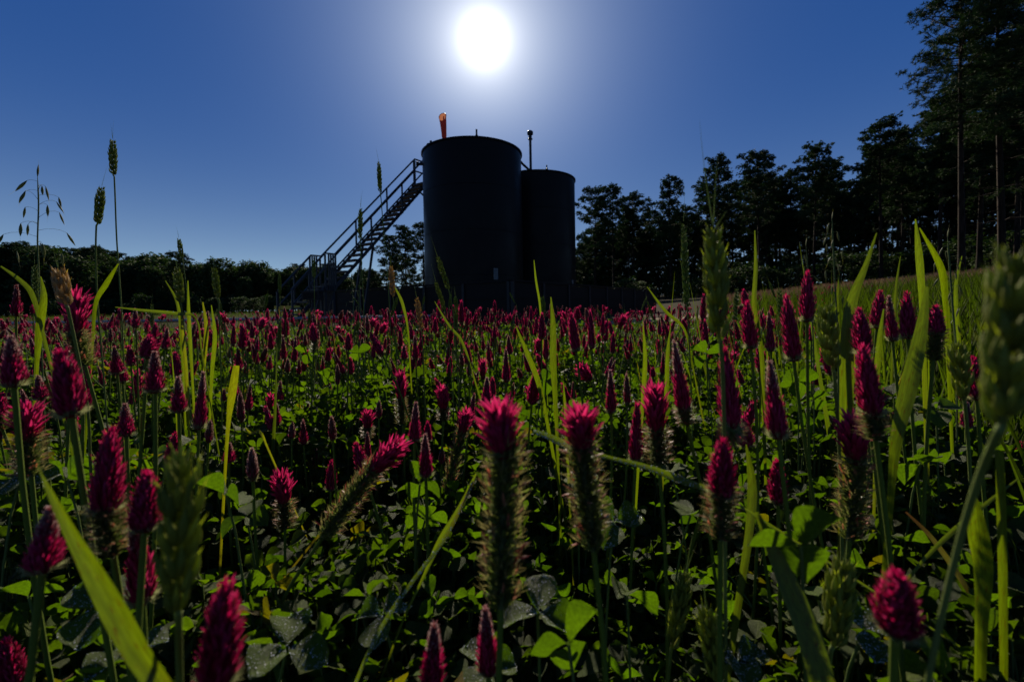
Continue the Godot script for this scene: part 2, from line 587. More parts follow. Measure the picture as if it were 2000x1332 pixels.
func flight(t: Node3D, a0: float, h0: float, a1: float, h1: float, b: float, w: float, treads: int) -> void:
	# from the top (a0, h0) down to (a1, h1); stringers, treads, rails on both sides
	for s in [-1.0, 1.0]:
		var mb := MB.new()
		mb.bar(at(a0, b + s * w / 2, h0 - 0.06), at(a1, b + s * w / 2, h1 - 0.06), 0.04, 0.10)
		part("stringer", mb.mesh(), M.stair_steel, t)
		var posts := maxi(2, roundi(absf(a0 - a1) / 1.25))
		for rail in [0.98, 0.52]:
			mb = MB.new()
			mb.bar(at(a0, b + s * w / 2, h0 + rail), at(a1, b + s * w / 2, h1 + rail), 0.045, 0.05 if rail > 0.9 else 0.04)
			part("handrail" if rail > 0.9 else "midrail", mb.mesh(), M.stair_steel, t)
		for k in posts + 1:
			var q := float(k) / posts
			var aa := lerpf(a0, a1, q)
			var hh := lerpf(h0, h1, q)
			mb = MB.new()
			mb.bar(at(aa, b + s * (w / 2 + 0.045), hh - 0.12), at(aa, b + s * (w / 2 + 0.045), hh + 0.96), 0.045, 0.045, Color.WHITE, V)
			part("post", mb.mesh(), M.stair_steel, t)
	for k in treads:
		var q := (k + 0.5) / treads
		var mb := MB.new()
		mb.box(Transform3D(Basis(V, Vector3.UP, -U), at(lerpf(a0, a1, q), b, lerpf(h0, h1, q) - 0.03)), Vector3(w - 0.05, 0.05, 0.25))
		part("tread", mb.mesh(), M.stair_steel, t)

func make_stairs() -> void:
	var t := thing("staircase", "steel staircase with open treads and handrails climbing to the front tank", "staircase")
	var b := -2.42
	var w := 0.78
	flight(t, -0.3, 5.5, -4.45, 1.2, b, w, 21)
	flight(t, -4.8, 1.2, -5.85, 0.05, b, w, 6)
	# walkway beside both tanks and the landing over the containment wall, with rails
	for seg in [[-0.3, 6.6, 5.5, "walkway"], [-4.8, -4.45, 1.2, "landing"]]:
		var mb := MB.new()
		mb.box(Transform3D(Basis(V, Vector3.UP, -U), at((seg[0] + seg[1]) / 2, b, seg[2] - 0.03)), Vector3(w, 0.05, seg[1] - seg[0]))
		for s in [-1.0, 1.0]:
			mb.bar(at(seg[0], b + s * (w / 2 + 0.028), seg[2] - 0.08), at(seg[1], b + s * (w / 2 + 0.028), seg[2] - 0.08), 0.05, 0.16)
		part(seg[3], mb.mesh(), M.stair_steel, t)
		for s in [-1.0, 1.0]:
			for rail in [1.0, 0.52]:
				mb = MB.new()
				mb.bar(at(seg[0], b + s * w / 2, seg[2] + rail), at(seg[1], b + s * w / 2, seg[2] + rail), 0.045, 0.045)
				part("handrail" if rail > 0.9 else "midrail", mb.mesh(), M.stair_steel, t)
		for k in 5:
			var aa := lerpf(seg[0] + 0.1, seg[1] - 0.1, k / 4.0)
			if seg[3] == "landing" and k % 2: continue
			for s in [-1.0, 1.0]:
				mb = MB.new()
				mb.bar(at(aa, b + s * (w / 2 + 0.08), seg[2] - 0.16), at(aa, b + s * (w / 2 + 0.08), seg[2] + 0.98), 0.04, 0.04, Color.WHITE, V)
				part("post", mb.mesh(), M.stair_steel, t)
	# legs and braces under the landing and the flight
	for s in [-1.0, 1.0]:
		for aa in [-4.77, -4.48]:
			var mb := MB.new()
			mb.bar(at(aa, b + s * 0.34, 0.0), at(aa, b + s * 0.34, 1.15), 0.07, 0.07, Color.WHITE, V)
			part("leg", mb.mesh(), M.stair_steel, t)
		var mc := MB.new()
		mc.bar(at(-2.9, b + s * 0.3, 2.7), at(-3.4, b + s * 0.3, 0.0), 0.06, 0.06, Color.WHITE, V)
		part("leg", mc.mesh(), M.stair_steel, t)
		mc = MB.new()
		mc.bar(at(-4.77, b + s * 0.38, 0.1), at(-4.48, b + s * 0.38, 1.05), 0.04, 0.04, Color.WHITE, V)
		part("brace", mc.mesh(), M.stair_steel, t)
		mc = MB.new()
		mc.bar(at(-0.35, b + s * 0.3, 5.3), at(0.3, b + s * 0.3 + 0.45, 4.6), 0.05, 0.05, Color.WHITE, V)
		part("brace", mc.mesh(), M.stair_steel, t)

func wall_run(label: String, from: Vector3, dir: Vector3, inward: Vector3, count: int, each: float, h: float) -> void:
	var t := thing("containment_wall", label, "wall", from)
	for k in count:
		var p0 := dir * each * k
		var p1 := dir * each * (k + 1)
		var mb := MB.new()
		mb.bar(p0 + dir * 0.035 + Vector3.UP * (h * 0.5), p1 - dir * 0.035 + Vector3.UP * (h * 0.5), 0.03, h)
		for y in [0.3, 0.62]:   # pressed ribs
			mb.bar(p0 + dir * 0.05 + Vector3.UP * h * y - inward * 0.024, p1 - dir * 0.05 + Vector3.UP * h * y - inward * 0.024, 0.02, 0.05)
		part("panel", mb.mesh(), M.wall_steel, t)
	for k in count + 1:
		var p0 := dir * each * k - inward * 0.03
		var mb := MB.new()
		mb.bar(p0, p0 + Vector3.UP * (h + 0.02), 0.07, 0.09, Color.WHITE, dir)
		part("post", mb.mesh(), M.dark_steel, t)
	var top := MB.new()
	top.bar(Vector3.UP * (h + 0.045), dir * each * count + Vector3.UP * (h + 0.045), 0.12, 0.05)
	part("cap_rail", top.mesh(), M.wall_steel, t)

func make_containment() -> void:
	var c := Vector3(0, 0, -11.4)
	wall_run("dark steel containment wall receding to the right behind the clover", c, U, -V, 8, 1.63, 1.1)
	wall_run("dark steel containment wall receding to the left under the staircase", c + Vector3(-0.06, 0, -0.04), -V, U, 6, 1.63, 1.1)

func make_pad_things() -> void:
	# flow line in front of the tanks
	var y := EYE - 17.0 * 11.3 / F
	var t := thing("flow_line", "long thin steel pipe lying low across the pad at left", "pipe", Vector3(-2.2, 0, -11.3))
	var mb := MB.new()
	mb.tube(PackedVector3Array([Vector3(-22, y, -0.3), Vector3(0, y, 0), Vector3(0.08, y, -0.02)]), [0.045], 14, Color.WHITE, Color(-1, 0, 0), true)
	part("pipe", mb.mesh(), M.pipe_steel, t)
	mb = MB.new()
	mb.tube(PackedVector3Array([Vector3(0.12, 0.02, -0.02), Vector3(0.12, 0.42, -0.02)]), [0.045], 12, Color.WHITE, Color(-1, 0, 0), true)
	mb.tube(PackedVector3Array([Vector3(0.02, y, -0.02), Vector3(0.22, y, -0.02)]), [0.07], 12, Color.WHITE, Color(-1, 0, 0), true)
	part("valve", mb.mesh(), M.dark_steel, t)
	for k in 8:
		mb = MB.new()
		var x := -0.9 - k * 2.7
		var zz := -0.3 * x / -22.0
		mb.box(Transform3D(Basis(), Vector3(x, (y - 0.05) / 2, zz)), Vector3(0.1, y - 0.05, 0.16))
		mb.box(Transform3D(Basis(), Vector3(x, 0.02, zz)), Vector3(0.3, 0.04, 0.3))
		part("support", mb.mesh(), M.dark_steel, t)
	# yellow guard rail by the foot of the stairs
	t = thing("yellow_guard_rail", "low yellow steel guard rail beside the foot of the staircase", "guard rail", Vector3(-6.9, 0, -13.0))
	for x in [-0.32, 0.32]:
		mb = MB.new()
		mb.tube(PackedVector3Array([Vector3(x, 0, 0), Vector3(x, 0.56, 0)]), [0.04], 10, Color.WHITE, Color(-1, 0, 0), true)
		part("post", mb.mesh(), M.yellow_paint, t)
	mb = MB.new()
	mb.box(Transform3D(Basis(), Vector3(0, 0.53, 0.05)), Vector3(0.78, 0.11, 0.05))
	part("rail", mb.mesh(), M.yellow_paint, t)
	# dark meter box on a post beside the landing
	t = thing("meter_box", "dark metal meter box on a post beside the staircase landing", "meter box", P(611, 620, 12.6) * Vector3(1, 0, 1))
	mb = MB.new()
	mb.box(Transform3D(Basis(), Vector3(0, 0.86, 0)), Vector3(0.5, 0.24, 0.3))
	mb.box(Transform3D(Basis(), Vector3(0, 0.995, 0.01)), Vector3(0.56, 0.03, 0.36))
	part("housing", mb.mesh(), M.dark_steel, t)
	mb = MB.new()
	mb.box(Transform3D(Basis(), Vector3(0, 0.86, 0.158)), Vector3(0.42, 0.18, 0.012))
	part("door", mb.mesh(), M.wall_steel, t)
	mb = MB.new()
	mb.tube(PackedVector3Array([Vector3(0, 0, 0), Vector3(0, 0.76, 0)]), [0.045], 10, Color.WHITE)
	part("post", mb.mesh(), M.dark_steel, t)

# ------------------------------------------------------------------ trees
func needle_tuft(mb: MB, p: Vector3, dir: Vector3, size: float, count: int, thick: float, col: Color) -> void:
	for k in count:
		var d := (dir * 0.5 + Vector3(rf(-1, 1), rf(-0.8, 1), rf(-1, 1))).normalized()
		var side := d.cross(Vector3(rf(-1, 1), rf(-1, 1), rf(-1, 1))).normalized() * thick
		var s := size * rf(0.7, 1.15)
		var cc := col * rf(0.75, 1.25)
		cc.a = 1.0
		mb.face(p + d * s * 0.1 - side, p + d * s * 0.1 + side, p + d * s, cc)

func pine(seed_: int, h: float, start: float, spread: float, branches: int, needles := 11, thick := 0.052) -> Array:   # [trunk mesh, crown mesh, branch mesh]
	rng.seed = seed_
	var trunk := MB.new()
	var limbs := MB.new()
	var crown := MB.new()
	var pts := PackedVector3Array()
	var radii := []
	var bend := Vector3(rf(-1, 1), 0, rf(-1, 1)) * 0.35
	for k in 11:
		var s := k / 10.0
		pts.append(Vector3(0, h * s, 0) + bend * sin(s * 2.6) * s)
		radii.append(lerpf(0.19, 0.03, pow(s, 1.2)) * h / 20.0 + (0.06 if k == 0 else 0.0))
	trunk.tube(pts, radii, 9, Color(0.05, 0.04, 0.033), Color(0.075, 0.052, 0.04))
	for k in 14:   # dead stubs and thin shaded twigs below the crown
		var s := rf(maxf(0.04, start - 0.3), start)
		var p := pts[int(s * 10)].lerp(pts[int(s * 10) + 1], s * 10 - int(s * 10))
		var an := rf(0, TAU)
		var d := Vector3(cos(an), rf(-0.3, 0.25), sin(an)) * rf(0.6, 2.0)
		limbs.tube(PackedVector3Array([p, p + d * 0.5 + Vector3.DOWN * 0.05, p + d]), [0.03, 0.02, 0.006], 4, Color(0.06, 0.05, 0.04))
		if k % 2 == 0:
			for q in 3: needle_tuft(crown, p + d * rf(0.6, 1.0) + Vector3(rf(-1, 1), rf(-1, 1), rf(-1, 1)) * 0.25, d.normalized(), 0.26, needles, thick, Color(0.034, 0.05, 0.022))
	var lopsided := rf(0, TAU)
	for k in branches:
		var s := lerpf(start, 0.99, pow((k + rf(0, 0.9)) / branches, 0.9))
		var f := (s - start) / (1.0 - start)
		var at_ := minf(s * 10.0, 9.99)
		var p := pts[int(at_)].lerp(pts[int(at_) + 1], at_ - int(at_))
		var an := k * 2.4 + rf(-0.7, 0.7)
		var reach := spread * sqrt(maxf(0.05, 1.0 - pow((f - 0.34) / 0.70, 2.0))) * rf(0.5, 1.1) * (1.0 + 0.22 * cos(an - lopsided))
		var rise := lerpf(-0.05, 0.55, f) + rf(-0.25, 0.35)
		var out := Vector3(cos(an), 0, sin(an))
		var tip := p + out * reach + Vector3.UP * rise * reach * 0.8
		var mid := p + out * reach * 0.55 + Vector3.UP * (rise * rf(0.0, 0.5) * reach)
		var line := curve3(p, mid, tip, 5)
		limbs.tube(line, [0.055, 0.045, 0.035, 0.028, 0.018, 0.008], 4, Color(0.06, 0.048, 0.038))
		var groups := 3 + int(reach * 1.3)
		var col := Color(0.028, 0.047, 0.020) * rf(0.75, 1.3)
		for q in groups:
			# rounded bunches of needles at the ends of the twigs
			var u := 1.0 - 0.6 * pow(rf(0, 1), 1.1) if q else 1.0
			var base := line[int(u * 4.99)].lerp(line[int(u * 4.99) + 1], u * 4.99 - int(u * 4.99))
			var e := base + Vector3(rf(-1, 1), rf(-0.2, 0.8), rf(-1, 1)) * (0.25 + 0.25 * reach) * (1.1 - 0.5 * u)
			limbs.face(base, base + Vector3.UP * 0.03, e, Color(0.06, 0.048, 0.038))
			var ball := rf(0.3, 0.52)
			for w in 11:
				var o := Vector3(rf(-1, 1), rf(-0.55, 0.8), rf(-1, 1))
				o = o.normalized() * sqrt(rf(0.1, 1.0)) * ball
				needle_tuft(crown, e + o, (o + Vector3.UP * 0.15).normalized(), rf(0.2, 0.32), needles, thick, col)
	return [trunk.mesh(), crown.mesh(), limbs.mesh()]

func broadleaf(seed_: int, h: float, spread: float, clumps: int, leaf: float, low := 0.2) -> Array:
	rng.seed = seed_
	var trunk := MB.new()
	var limbs := MB.new()
	var crown := MB.new()
	var fork := Vector3(rf(-0.3, 0.3), h * 0.38, rf(-0.3, 0.3))
	trunk.tube(PackedVector3Array([Vector3.ZERO, fork * 0.5, fork, Vector3(fork.x, h * 0.7, fork.z)]), [h * 0.022, h * 0.017, h * 0.014, h * 0.006], 7, Color(0.06, 0.05, 0.04))
	for k in clumps:
		var an := k * 2.4 + rf(-0.4, 0.4)
		var s := (k + 0.5) / clumps
		var y := lerpf(low, 0.97, s)
		var rad := spread * sqrt(maxf(0.06, 1.0 - pow((y - 0.5) / 0.5, 2.0))) * sqrt(rf(0.25, 1.0))
		var c := Vector3(cos(an) * rad, h * y + rf(-0.3, 0.3), sin(an) * rad)
		if k % 3 == 0:
			limbs.tube(PackedVector3Array([fork.lerp(Vector3(0, h * 0.6, 0), rf(0, 0.8)), c * Vector3(0.5, 0.95, 0.5), c]), [0.07, 0.04, 0.015], 4, Color(0.06, 0.05, 0.04))
		var col := Color(0.034, 0.056, 0.020).lerp(Color(0.05, 0.072, 0.024), rf(0, 1))
		var size := spread * rf(0.2, 0.38)
		for q in 34:
			var o := Vector3(rf(-1, 1), rf(-0.7, 0.8), rf(-1, 1))
			o = o.normalized() * pow(rf(0, 1), 0.4) * size
			var d := Vector3(rf(-1, 1), rf(-0.6, 0.6), rf(-1, 1)).normalized() * leaf
			var e := d.cross(Vector3(rf(-1, 1), 1, rf(-1, 1))).normalized() * leaf * 0.45
			var cc := col * rf(0.7, 1.3)
			cc.a = 1.0
			crown.face(c + o - e * 0.2, c + o + d * 0.5 + e, c + o + d, cc)
			crown.face(c + o - e * 0.2, c + o + d, c + o + d * 0.5 - e, cc)
	return [trunk.mesh(), crown.mesh(), limbs.mesh()]

func plant_tree(called: String, made: Array, label: String, group: String, p: Vector3, scale_: float, crown_mat: Material, stretch := 1.0) -> void:
	var t := thing(called, label, "tree" if called != "shrub" else "shrub", p, group)
	t.rotation.y = rf(0, TAU)
	t.scale = Vector3(scale_ * stretch, scale_, scale_ * stretch)
	part("trunk" if called != "shrub" else "stem", made[0], M.bark, t)
	tag(part("crown" if called != "shrub" else "foliage", made[1], crown_mat, t), "", "", "", "stuff")
	tag(part("branches", made[2], M.bark, t), "", "", "", "stuff")

func tree_at(called: String, made: Array, height: float, px: float, top: float, d: float, label: String, group: String, m: Material, stretch := 1.0) -> void:
	var top_point := P(px, top, d)
	var base := Vector3(top_point.x, ground(top_point.x, top_point.z) - 0.05, top_point.z)
	plant_tree(called, made, label, group, base, (top_point.y - base.y) / height, m, stretch)

func make_trees() -> void:
	var pines := [pine(101, 20.0, 0.50, 2.8, 50), pine(102, 20.0, 0.46, 2.6, 54), pine(103, 20.0, 0.55, 3.0, 48), pine(104, 20.0, 0.42, 2.4, 58), pine(105, 20.0, 0.48, 2.2, 50)]
	var low_pines := [pine(107, 14.0, 0.12, 2.5, 54), pine(108, 14.0, 0.18, 2.2, 50)]
	var near_pine := pine(106, 21.0, 0.52, 2.25, 60, 16, 0.019)
	var edge_pine := pine(109, 20.0, 0.46, 2.5, 60, 16, 0.019)
	var broad := [broadleaf(111, 10.0, 2.6, 150, 0.36, 0.12), broadleaf(112, 10.0, 3.0, 165, 0.36, 0.1), broadleaf(113, 10.0, 2.0, 130, 0.34, 0.14)]
	var bush := [broadleaf(114, 3.0, 1.5, 46, 0.2, 0.08), broadleaf(115, 3.0, 1.2, 40, 0.18, 0.08)]
	var under := [broadleaf(116, 6.0, 2.0, 70, 0.3, 0.1), broadleaf(117, 6.0, 1.7, 60, 0.28, 0.1)]
	rng.seed = 120
	# the pines one can tell apart, left to right: pixel column, pixel of the top, distance
	var named := [
		[1160, 372, 78, "bushy pine just right of the rear tank"],
		[1196, 366, 74, "pine with a flat top, second right of the rear tank"],
		[1236, 384, 80, "low round pine before the gap in the pine row"],
		[1310, 350, 66, "broad dome-topped pine right of the gap in the row"],
		[1400, 311, 60, "pine directly behind the long-awned wheat ear"],
		[1484, 297, 56, "pointed pine between the wheat ear and the tallest clover"],
		[1590, 288, 50, "pine with open whorled top above the tall clover head"],
		[1722, 243, 43, "broad-crowned pine left of the tall foreground pine"],
		[1765, 258, 46, "pine filling the gap right of the broad-crowned pine"],
		[1838, 188, 37, "pine crown half hidden by the tall foreground pine"],
	]
	for k in named.size():
		var a: Array = named[k]
		tree_at("pine_tree", pines[k % 5], 20.0, a[0], a[1], a[2], a[3], "pines along the right of the field", M.needle, rf(0.95, 1.2))
	tree_at("pine_tree", near_pine, 21.0, 1882, -40, 25, "tallest pine at right with a long bare trunk", "pines along the right of the field", M.needle, 1.05)
	tree_at("pine_tree", edge_pine, 20.0, 1962, -70, 27, "tall pine at the right edge beside the bare-trunked pine", "pines along the right of the field", M.needle, 1.1)
	tree_at("pine_tree", edge_pine, 20.0, 2040, -120, 23, "pine cut by the right edge of the photo", "pines along the right of the field", M.needle, 1.15)
	tree_at("pine_tree", pines[1], 20.0, 1916, 120, 36, "shorter pine behind the tall foreground pine", "pines along the right of the field", M.needle, 1.2)
	tree_at("pine_tree", pines[3], 20.0, 1990, 110, 33, "dense pine behind the right edge pine", "pines along the right of the field", M.needle, 1.2)
	# the rows behind them
	for k in 60:
		var q := (k + rf(-0.4, 0.4)) / 60.0
		var px := lerpf(1135.0, 2080.0, q)
		var line := 398.0 - 235.0 * pow(q, 1.25) + rf(10, 105)
		var d := lerpf(84.0, 36.0, q) + rf(2, 18)
		tree_at("pine_tree", pick(pines), 20.0, px, line, d, "slim dark pine in the back rows, " + across_word(px), "pines in the back rows at right", M.needle, rf(0.95, 1.35))
	for k in 48:
		var q := (k + rf(-0.4, 0.4)) / 48.0
		var px := lerpf(1120.0, 2090.0, q)
		var d := lerpf(92.0, 42.0, q) + rf(2, 22)
		tree_at("pine_tree", pick(low_pines), 14.0, px, lerpf(470.0, 400.0, q) + rf(-25, 30), d, "low bushy young pine filling the wood, " + across_word(px), "young pines inside the wood at right", M.needle, rf(1.0, 1.5))
	for k in 60:
		var q := (k + rf(-0.4, 0.4)) / 60.0
		var px := lerpf(1120.0, 2090.0, q)
		var d := lerpf(88.0, 38.0, q) + rf(0, 14)
		tree_at("broadleaf_tree", pick(under), 6.0, px, 520.0 + rf(-22, 22), d, "small leafy tree under the pines, " + across_word(px), "small leafy trees under the pines", M.tree_leaf, rf(0.9, 1.4))
	for a in [[762, 462, 62, "leftmost of three pines seen under the staircase"], [792, 444, 60, "middle pine of three left of the front tank"], [826, 440, 58, "pine whose crown touches the front tank's edge"]]:
		tree_at("pine_tree", pick(pines), 20.0, a[0], a[1], a[2], a[3], "pines left of the front tank", M.needle, 1.25)
	for k in 16:
		tree_at("pine_tree", pick(low_pines), 14.0, lerpf(730, 1125, k / 15.0), rf(500, 535), rf(72, 95), "low pine behind the tanks", "pines behind the tanks", M.needle, 1.4)
	# the distant wood at left
	for k in 140:
		var q := (k + rf(-0.4, 0.4)) / 140.0
		var px := lerpf(-90.0, 740.0, q)
		var top := 486.0 + maxf(0.0, px) / 600.0 * 40.0 + rf(-10, 28)
		if k % 5 > 2:
			tree_at("pine_tree", pick(low_pines), 14.0, px, top - 4.0, rf(84, 104), "pine in the distant wood, " + across_word(px), "trees in the distant wood at left", M.needle, rf(1.2, 1.6))
		else:
			tree_at("broadleaf_tree", pick(broad), 10.0, px, top, rf(80, 108), "round-topped tree in the distant wood, " + across_word(px), "trees in the distant wood at left", M.tree_leaf, rf(0.8, 1.25))
	# shrubs under the trees
	for k in 78:
		var q := k / 78.0
		var px := lerpf(-80.0, 2080.0, q) + rf(-10, 10)
		var d := 74.0 if px < 1100.0 else lerpf(70.0, 32.0, (px - 1100.0) / 980.0)
		d += rf(-2, 5)
		var p := P(px, 600, d)
		p.y = ground(p.x, p.z)
		plant_tree("shrub", pick(bush), "dark shrub at the foot of the wood, " + across_word(px), "shrubs along the foot of the wood", p, rf(0.7, 1.25), M.tree_leaf, rf(1.0, 1.5))

# ------------------------------------------------------------------ clover
# Where the photograph shows flower heads: tip x y, base x y, width (pixels), kind; then the foot of a spent lower part if there is one.
# R red, Y young (red below, downy buds above), B bud, O open florets, S spent
const HEADS := "31 558 25 617 22 Y;150 574 153 660 42 O 165 715;62 596 62 613 10 R;232 603 234 625 10 R;263 603 266 640 17 Y;303 632 304 661 17 R;326 641 325 682 18 Y;291 656 290 700 36 R;215 641 215 669 10 B;188 659 182 713 16 Y;222 679 222 732 24 Y;237 714 239 748 24 R;252 676 255 715 20 R;301 689 303 767 38 Y;342 690 346 737 24 R;405 609 404 640 13 Y;431 619 431 636 8 R;456 635 456 676 13 R;473 635 473 682 20 R;491 628 492 660 12 Y;463 681 464 723 18 Y;20 660 25 756 46 Y;120 690 130 816 62 R;166 704 165 802 30 R;141 682 146 760 30 R;73 735 78 781 28 Y;266 727 268 776 22 O;347 738 347 806 32 Y;396 731 397 835 28 Y;468 767 467 826 17 B;488 752 487 801 18 Y;437 760 437 783 14 Y;54 792 54 862 54 O 60 930;2 770 2 815 28 R 4 840;243 790 246 852 34 Y;215 845 217 1000 64 R 220 1085;287 925 290 1032 64 R;341 848 335 914 30 R;447 866 445 904 26 Y;410 822 410 863 18 B;491 878 489 941 25 B;97 993 96 1108 70 Y;263 999 258 1192 60 Y;390 975 390 1001 16 R;440 1143 415 1350 92 R;8 1253 18 1350 52 R;477 1145 477 1208 28 Y;508 1155 508 1212 32 Y;"
const HEADS_B := "522 604 522 627 10 R;555 600 556 623 11 Y;612 614 615 640 11 B;622 622 622 645 10 R;610 633 614 668 20 R 612 690;502 648 502 681 10 R;528 650 528 683 15 R;552 656 554 702 15 Y;577 659 577 706 15 Y;595 652 595 677 10 B;642 657 642 678 8 Y;650 648 651 668 8 Y;680 652 680 684 19 R;707 660 707 683 11 B;723 650 746 694 22 R;641 682 641 706 16 R;684 699 685 731 18 R;659 712 659 751 13 B;562 701 560 728 13 B;527 695 527 722 14 Y;528 771 528 800 20 O;539 788 539 832 19 Y;557 820 558 846 16 R;570 825 571 856 16 B;591 821 590 869 21 Y;647 815 648 861 20 B;683 800 683 839 15 Y;697 809 697 836 13 Y;718 803 717 840 26 O 717 858;782 729 783 786 25 O 786 830;812 788 811 861 29 Y;835 824 836 861 22 R;830 851 830 934 34 Y;740 783 740 816 16 B;695 867 713 922 30 R;783 866 722 925 50 O 628 1052;863 757 865 805 26 O 865 822;863 875 862 906 16 B;896 795 893 841 15 Y;912 803 900 850 30 O 872 965;951 739 950 786 24 Y;962 738 962 775 18 R;943 703 943 741 19 O;988 683 989 746 22 Y;993 656 995 692 18 Y;877 710 878 736 14 R;789 717 789 740 12 R;810 656 812 703 18 Y;781 643 782 676 13 R;789 674 790 701 18 Y;916 707 916 735 12 B;901 691 903 714 12 B;953 667 955 706 13 Y;943 655 944 684 10 Y;850 622 850 651 14 R;847 606 848 628 9 Y;857 588 858 621 11 R;901 589 901 633 16 R;885 597 886 620 12 R;877 601 877 622 8 Y;966 588 966 613 11 R;959 604 960 631 10 Y;983 610 984 631 13 Y;965 631 966 661 12 Y;938 622 938 636 8 Y;725 598 725 616 10 R;698 616 697 641 10 R;811 607 811 618 6 R;925 629 925 648 7 Y;548 925 552 992 38 O 556 1035;647 902 647 957 26 R;616 875 617 913 18 Y;970 788 985 890 88 O 978 1185;906 1000 908 1054 24 Y;706 1000 706 1020 22 O 705 1045;738 978 738 985 26 S 741 1020;534 1075 534 1096 17 B;848 1222 842 1350 60 Y;948 1190 953 1322 54 Y;"
const HEADS_C := "1008 610 1010 636 9 Y;1027 610 1027 639 8 Y;1037 600 1037 627 10 R;1058 613 1058 663 20 R;1066 638 1066 702 16 Y;1075 595 1076 626 9 Y;1128 601 1128 624 18 R;1106 617 1106 641 7 R;1116 615 1126 687 26 R;1153 609 1155 681 19 R;1167 611 1167 628 7 Y;1178 613 1177 656 12 R;1141 654 1141 680 10 R;1198 651 1196 691 13 R;1209 612 1209 633 8 Y;1222 645 1222 675 9 Y;1232 657 1232 687 12 Y;1260 621 1260 656 10 Y;1288 623 1288 653 11 Y;1240 653 1240 668 6 B;1192 726 1196 808 28 Y;1224 732 1225 791 18 B;1318 672 1334 805 38 Y 1342 828;1275 718 1275 736 17 R;1177 696 1177 716 8 B;1014 716 1015 735 9 Y;1375 576 1374 626 16 R;1377 626 1377 671 17 R;1363 660 1363 690 12 Y;1453 566 1456 597 18 R;1459 593 1466 681 34 R;1502 611 1504 686 22 Y;1416 688 1421 838 50 R 1423 856;1279 757 1284 850 52 O 1288 908;1245 793 1242 905 34 R;1504 711 1512 852 46 Y;1449 815 1456 872 36 R;1132 800 1138 885 78 O 1160 1075;1412 864 1415 975 62 R 1408 1055;1577 535 1578 629 32 R;1537 583 1556 706 38 R;1585 635 1585 666 20 R;1679 606 1685 692 40 R;1720 571 1715 642 32 R;1737 581 1743 666 26 Y;1772 575 1770 662 34 R;1828 599 1826 655 36 R 1824 705;1604 683 1618 731 16 R;1685 680 1708 815 54 R 1712 860;1666 812 1668 905 58 O 1660 1055;1904 701 1909 781 36 R;1890 787 1888 836 24 Y;1518 902 1526 987 42 R;1996 864 1998 902 22 R;1755 1122 1757 1242 92 R;1572 1302 1577 1340 22 R;"

func profile(kind: String, t: float) -> float:
	var pts: Array
	match kind:
		"Y": pts = [0.0, 0.78, 0.14, 1.0, 0.36, 0.90, 0.55, 0.66, 0.8, 0.50, 0.94, 0.33, 1.0, 0.08]
		"B": pts = [0.0, 0.65, 0.25, 1.0, 0.6, 0.82, 0.85, 0.55, 0.95, 0.36, 1.0, 0.08]
		"O": pts = [0.0, 0.66, 0.3, 0.78, 0.6, 0.9, 0.85, 0.82, 1.0, 0.25]
		_: pts = [0.0, 0.72, 0.2, 1.0, 0.5, 0.92, 0.8, 0.70, 0.93, 0.46, 1.0, 0.12]
	for k in range(2, pts.size(), 2):
		if t <= pts[k]:
			return lerpf(pts[k - 1], pts[k + 1], (t - pts[k - 2]) / (pts[k] - pts[k - 2]))
	return pts[-1]

func hair(mb: MB, p: Vector3, d: Vector3, len: float, wide: float, col: Color) -> void:
	var s := d.cross(Vector3(rf(-1, 1), rf(-1, 1), rf(-1, 1))).normalized() * wide * 0.5
	var e := p + d * len + Vector3(rf(-1, 1), rf(-1, 1), rf(-1, 1)) * len * 0.12
	mb.face(p - s, p + s, e, col)

func floret(mb: MB, p: Vector3, d: Vector3, out: Vector3, len: float, wide: float, c0: Color, c1: Color, rows: int) -> void:
	# one folded petal: a keeled spoon with a point, hollow towards the axis
	var side := d.cross(out).normalized()
	var back := side.cross(d).normalized()
	if back.dot(out) < 0.0: back = -back
	var w := [0.45, 0.8, 1.0, 0.72, 0.06] if rows == 5 else [0.55, 1.0, 0.06]
	var curl := rf(-0.10, 0.28)
	var pts := PackedVector3Array()
	var cs := PackedColorArray()
	for r in rows:
		var t := float(r) / (rows - 1)
		var o := p + d * len * t + back * len * curl * t * t
		var ww: float = w[r] * wide * 0.5
		pts.append(o - side * ww); pts.append(o + back * ww * 0.75); pts.append(o + side * ww)
		var cc := c0.lerp(c1, t)
		cs.append(cc); cs.append(cc * 0.85); cs.append(cc)
	mb.grid(pts, 3, cs)

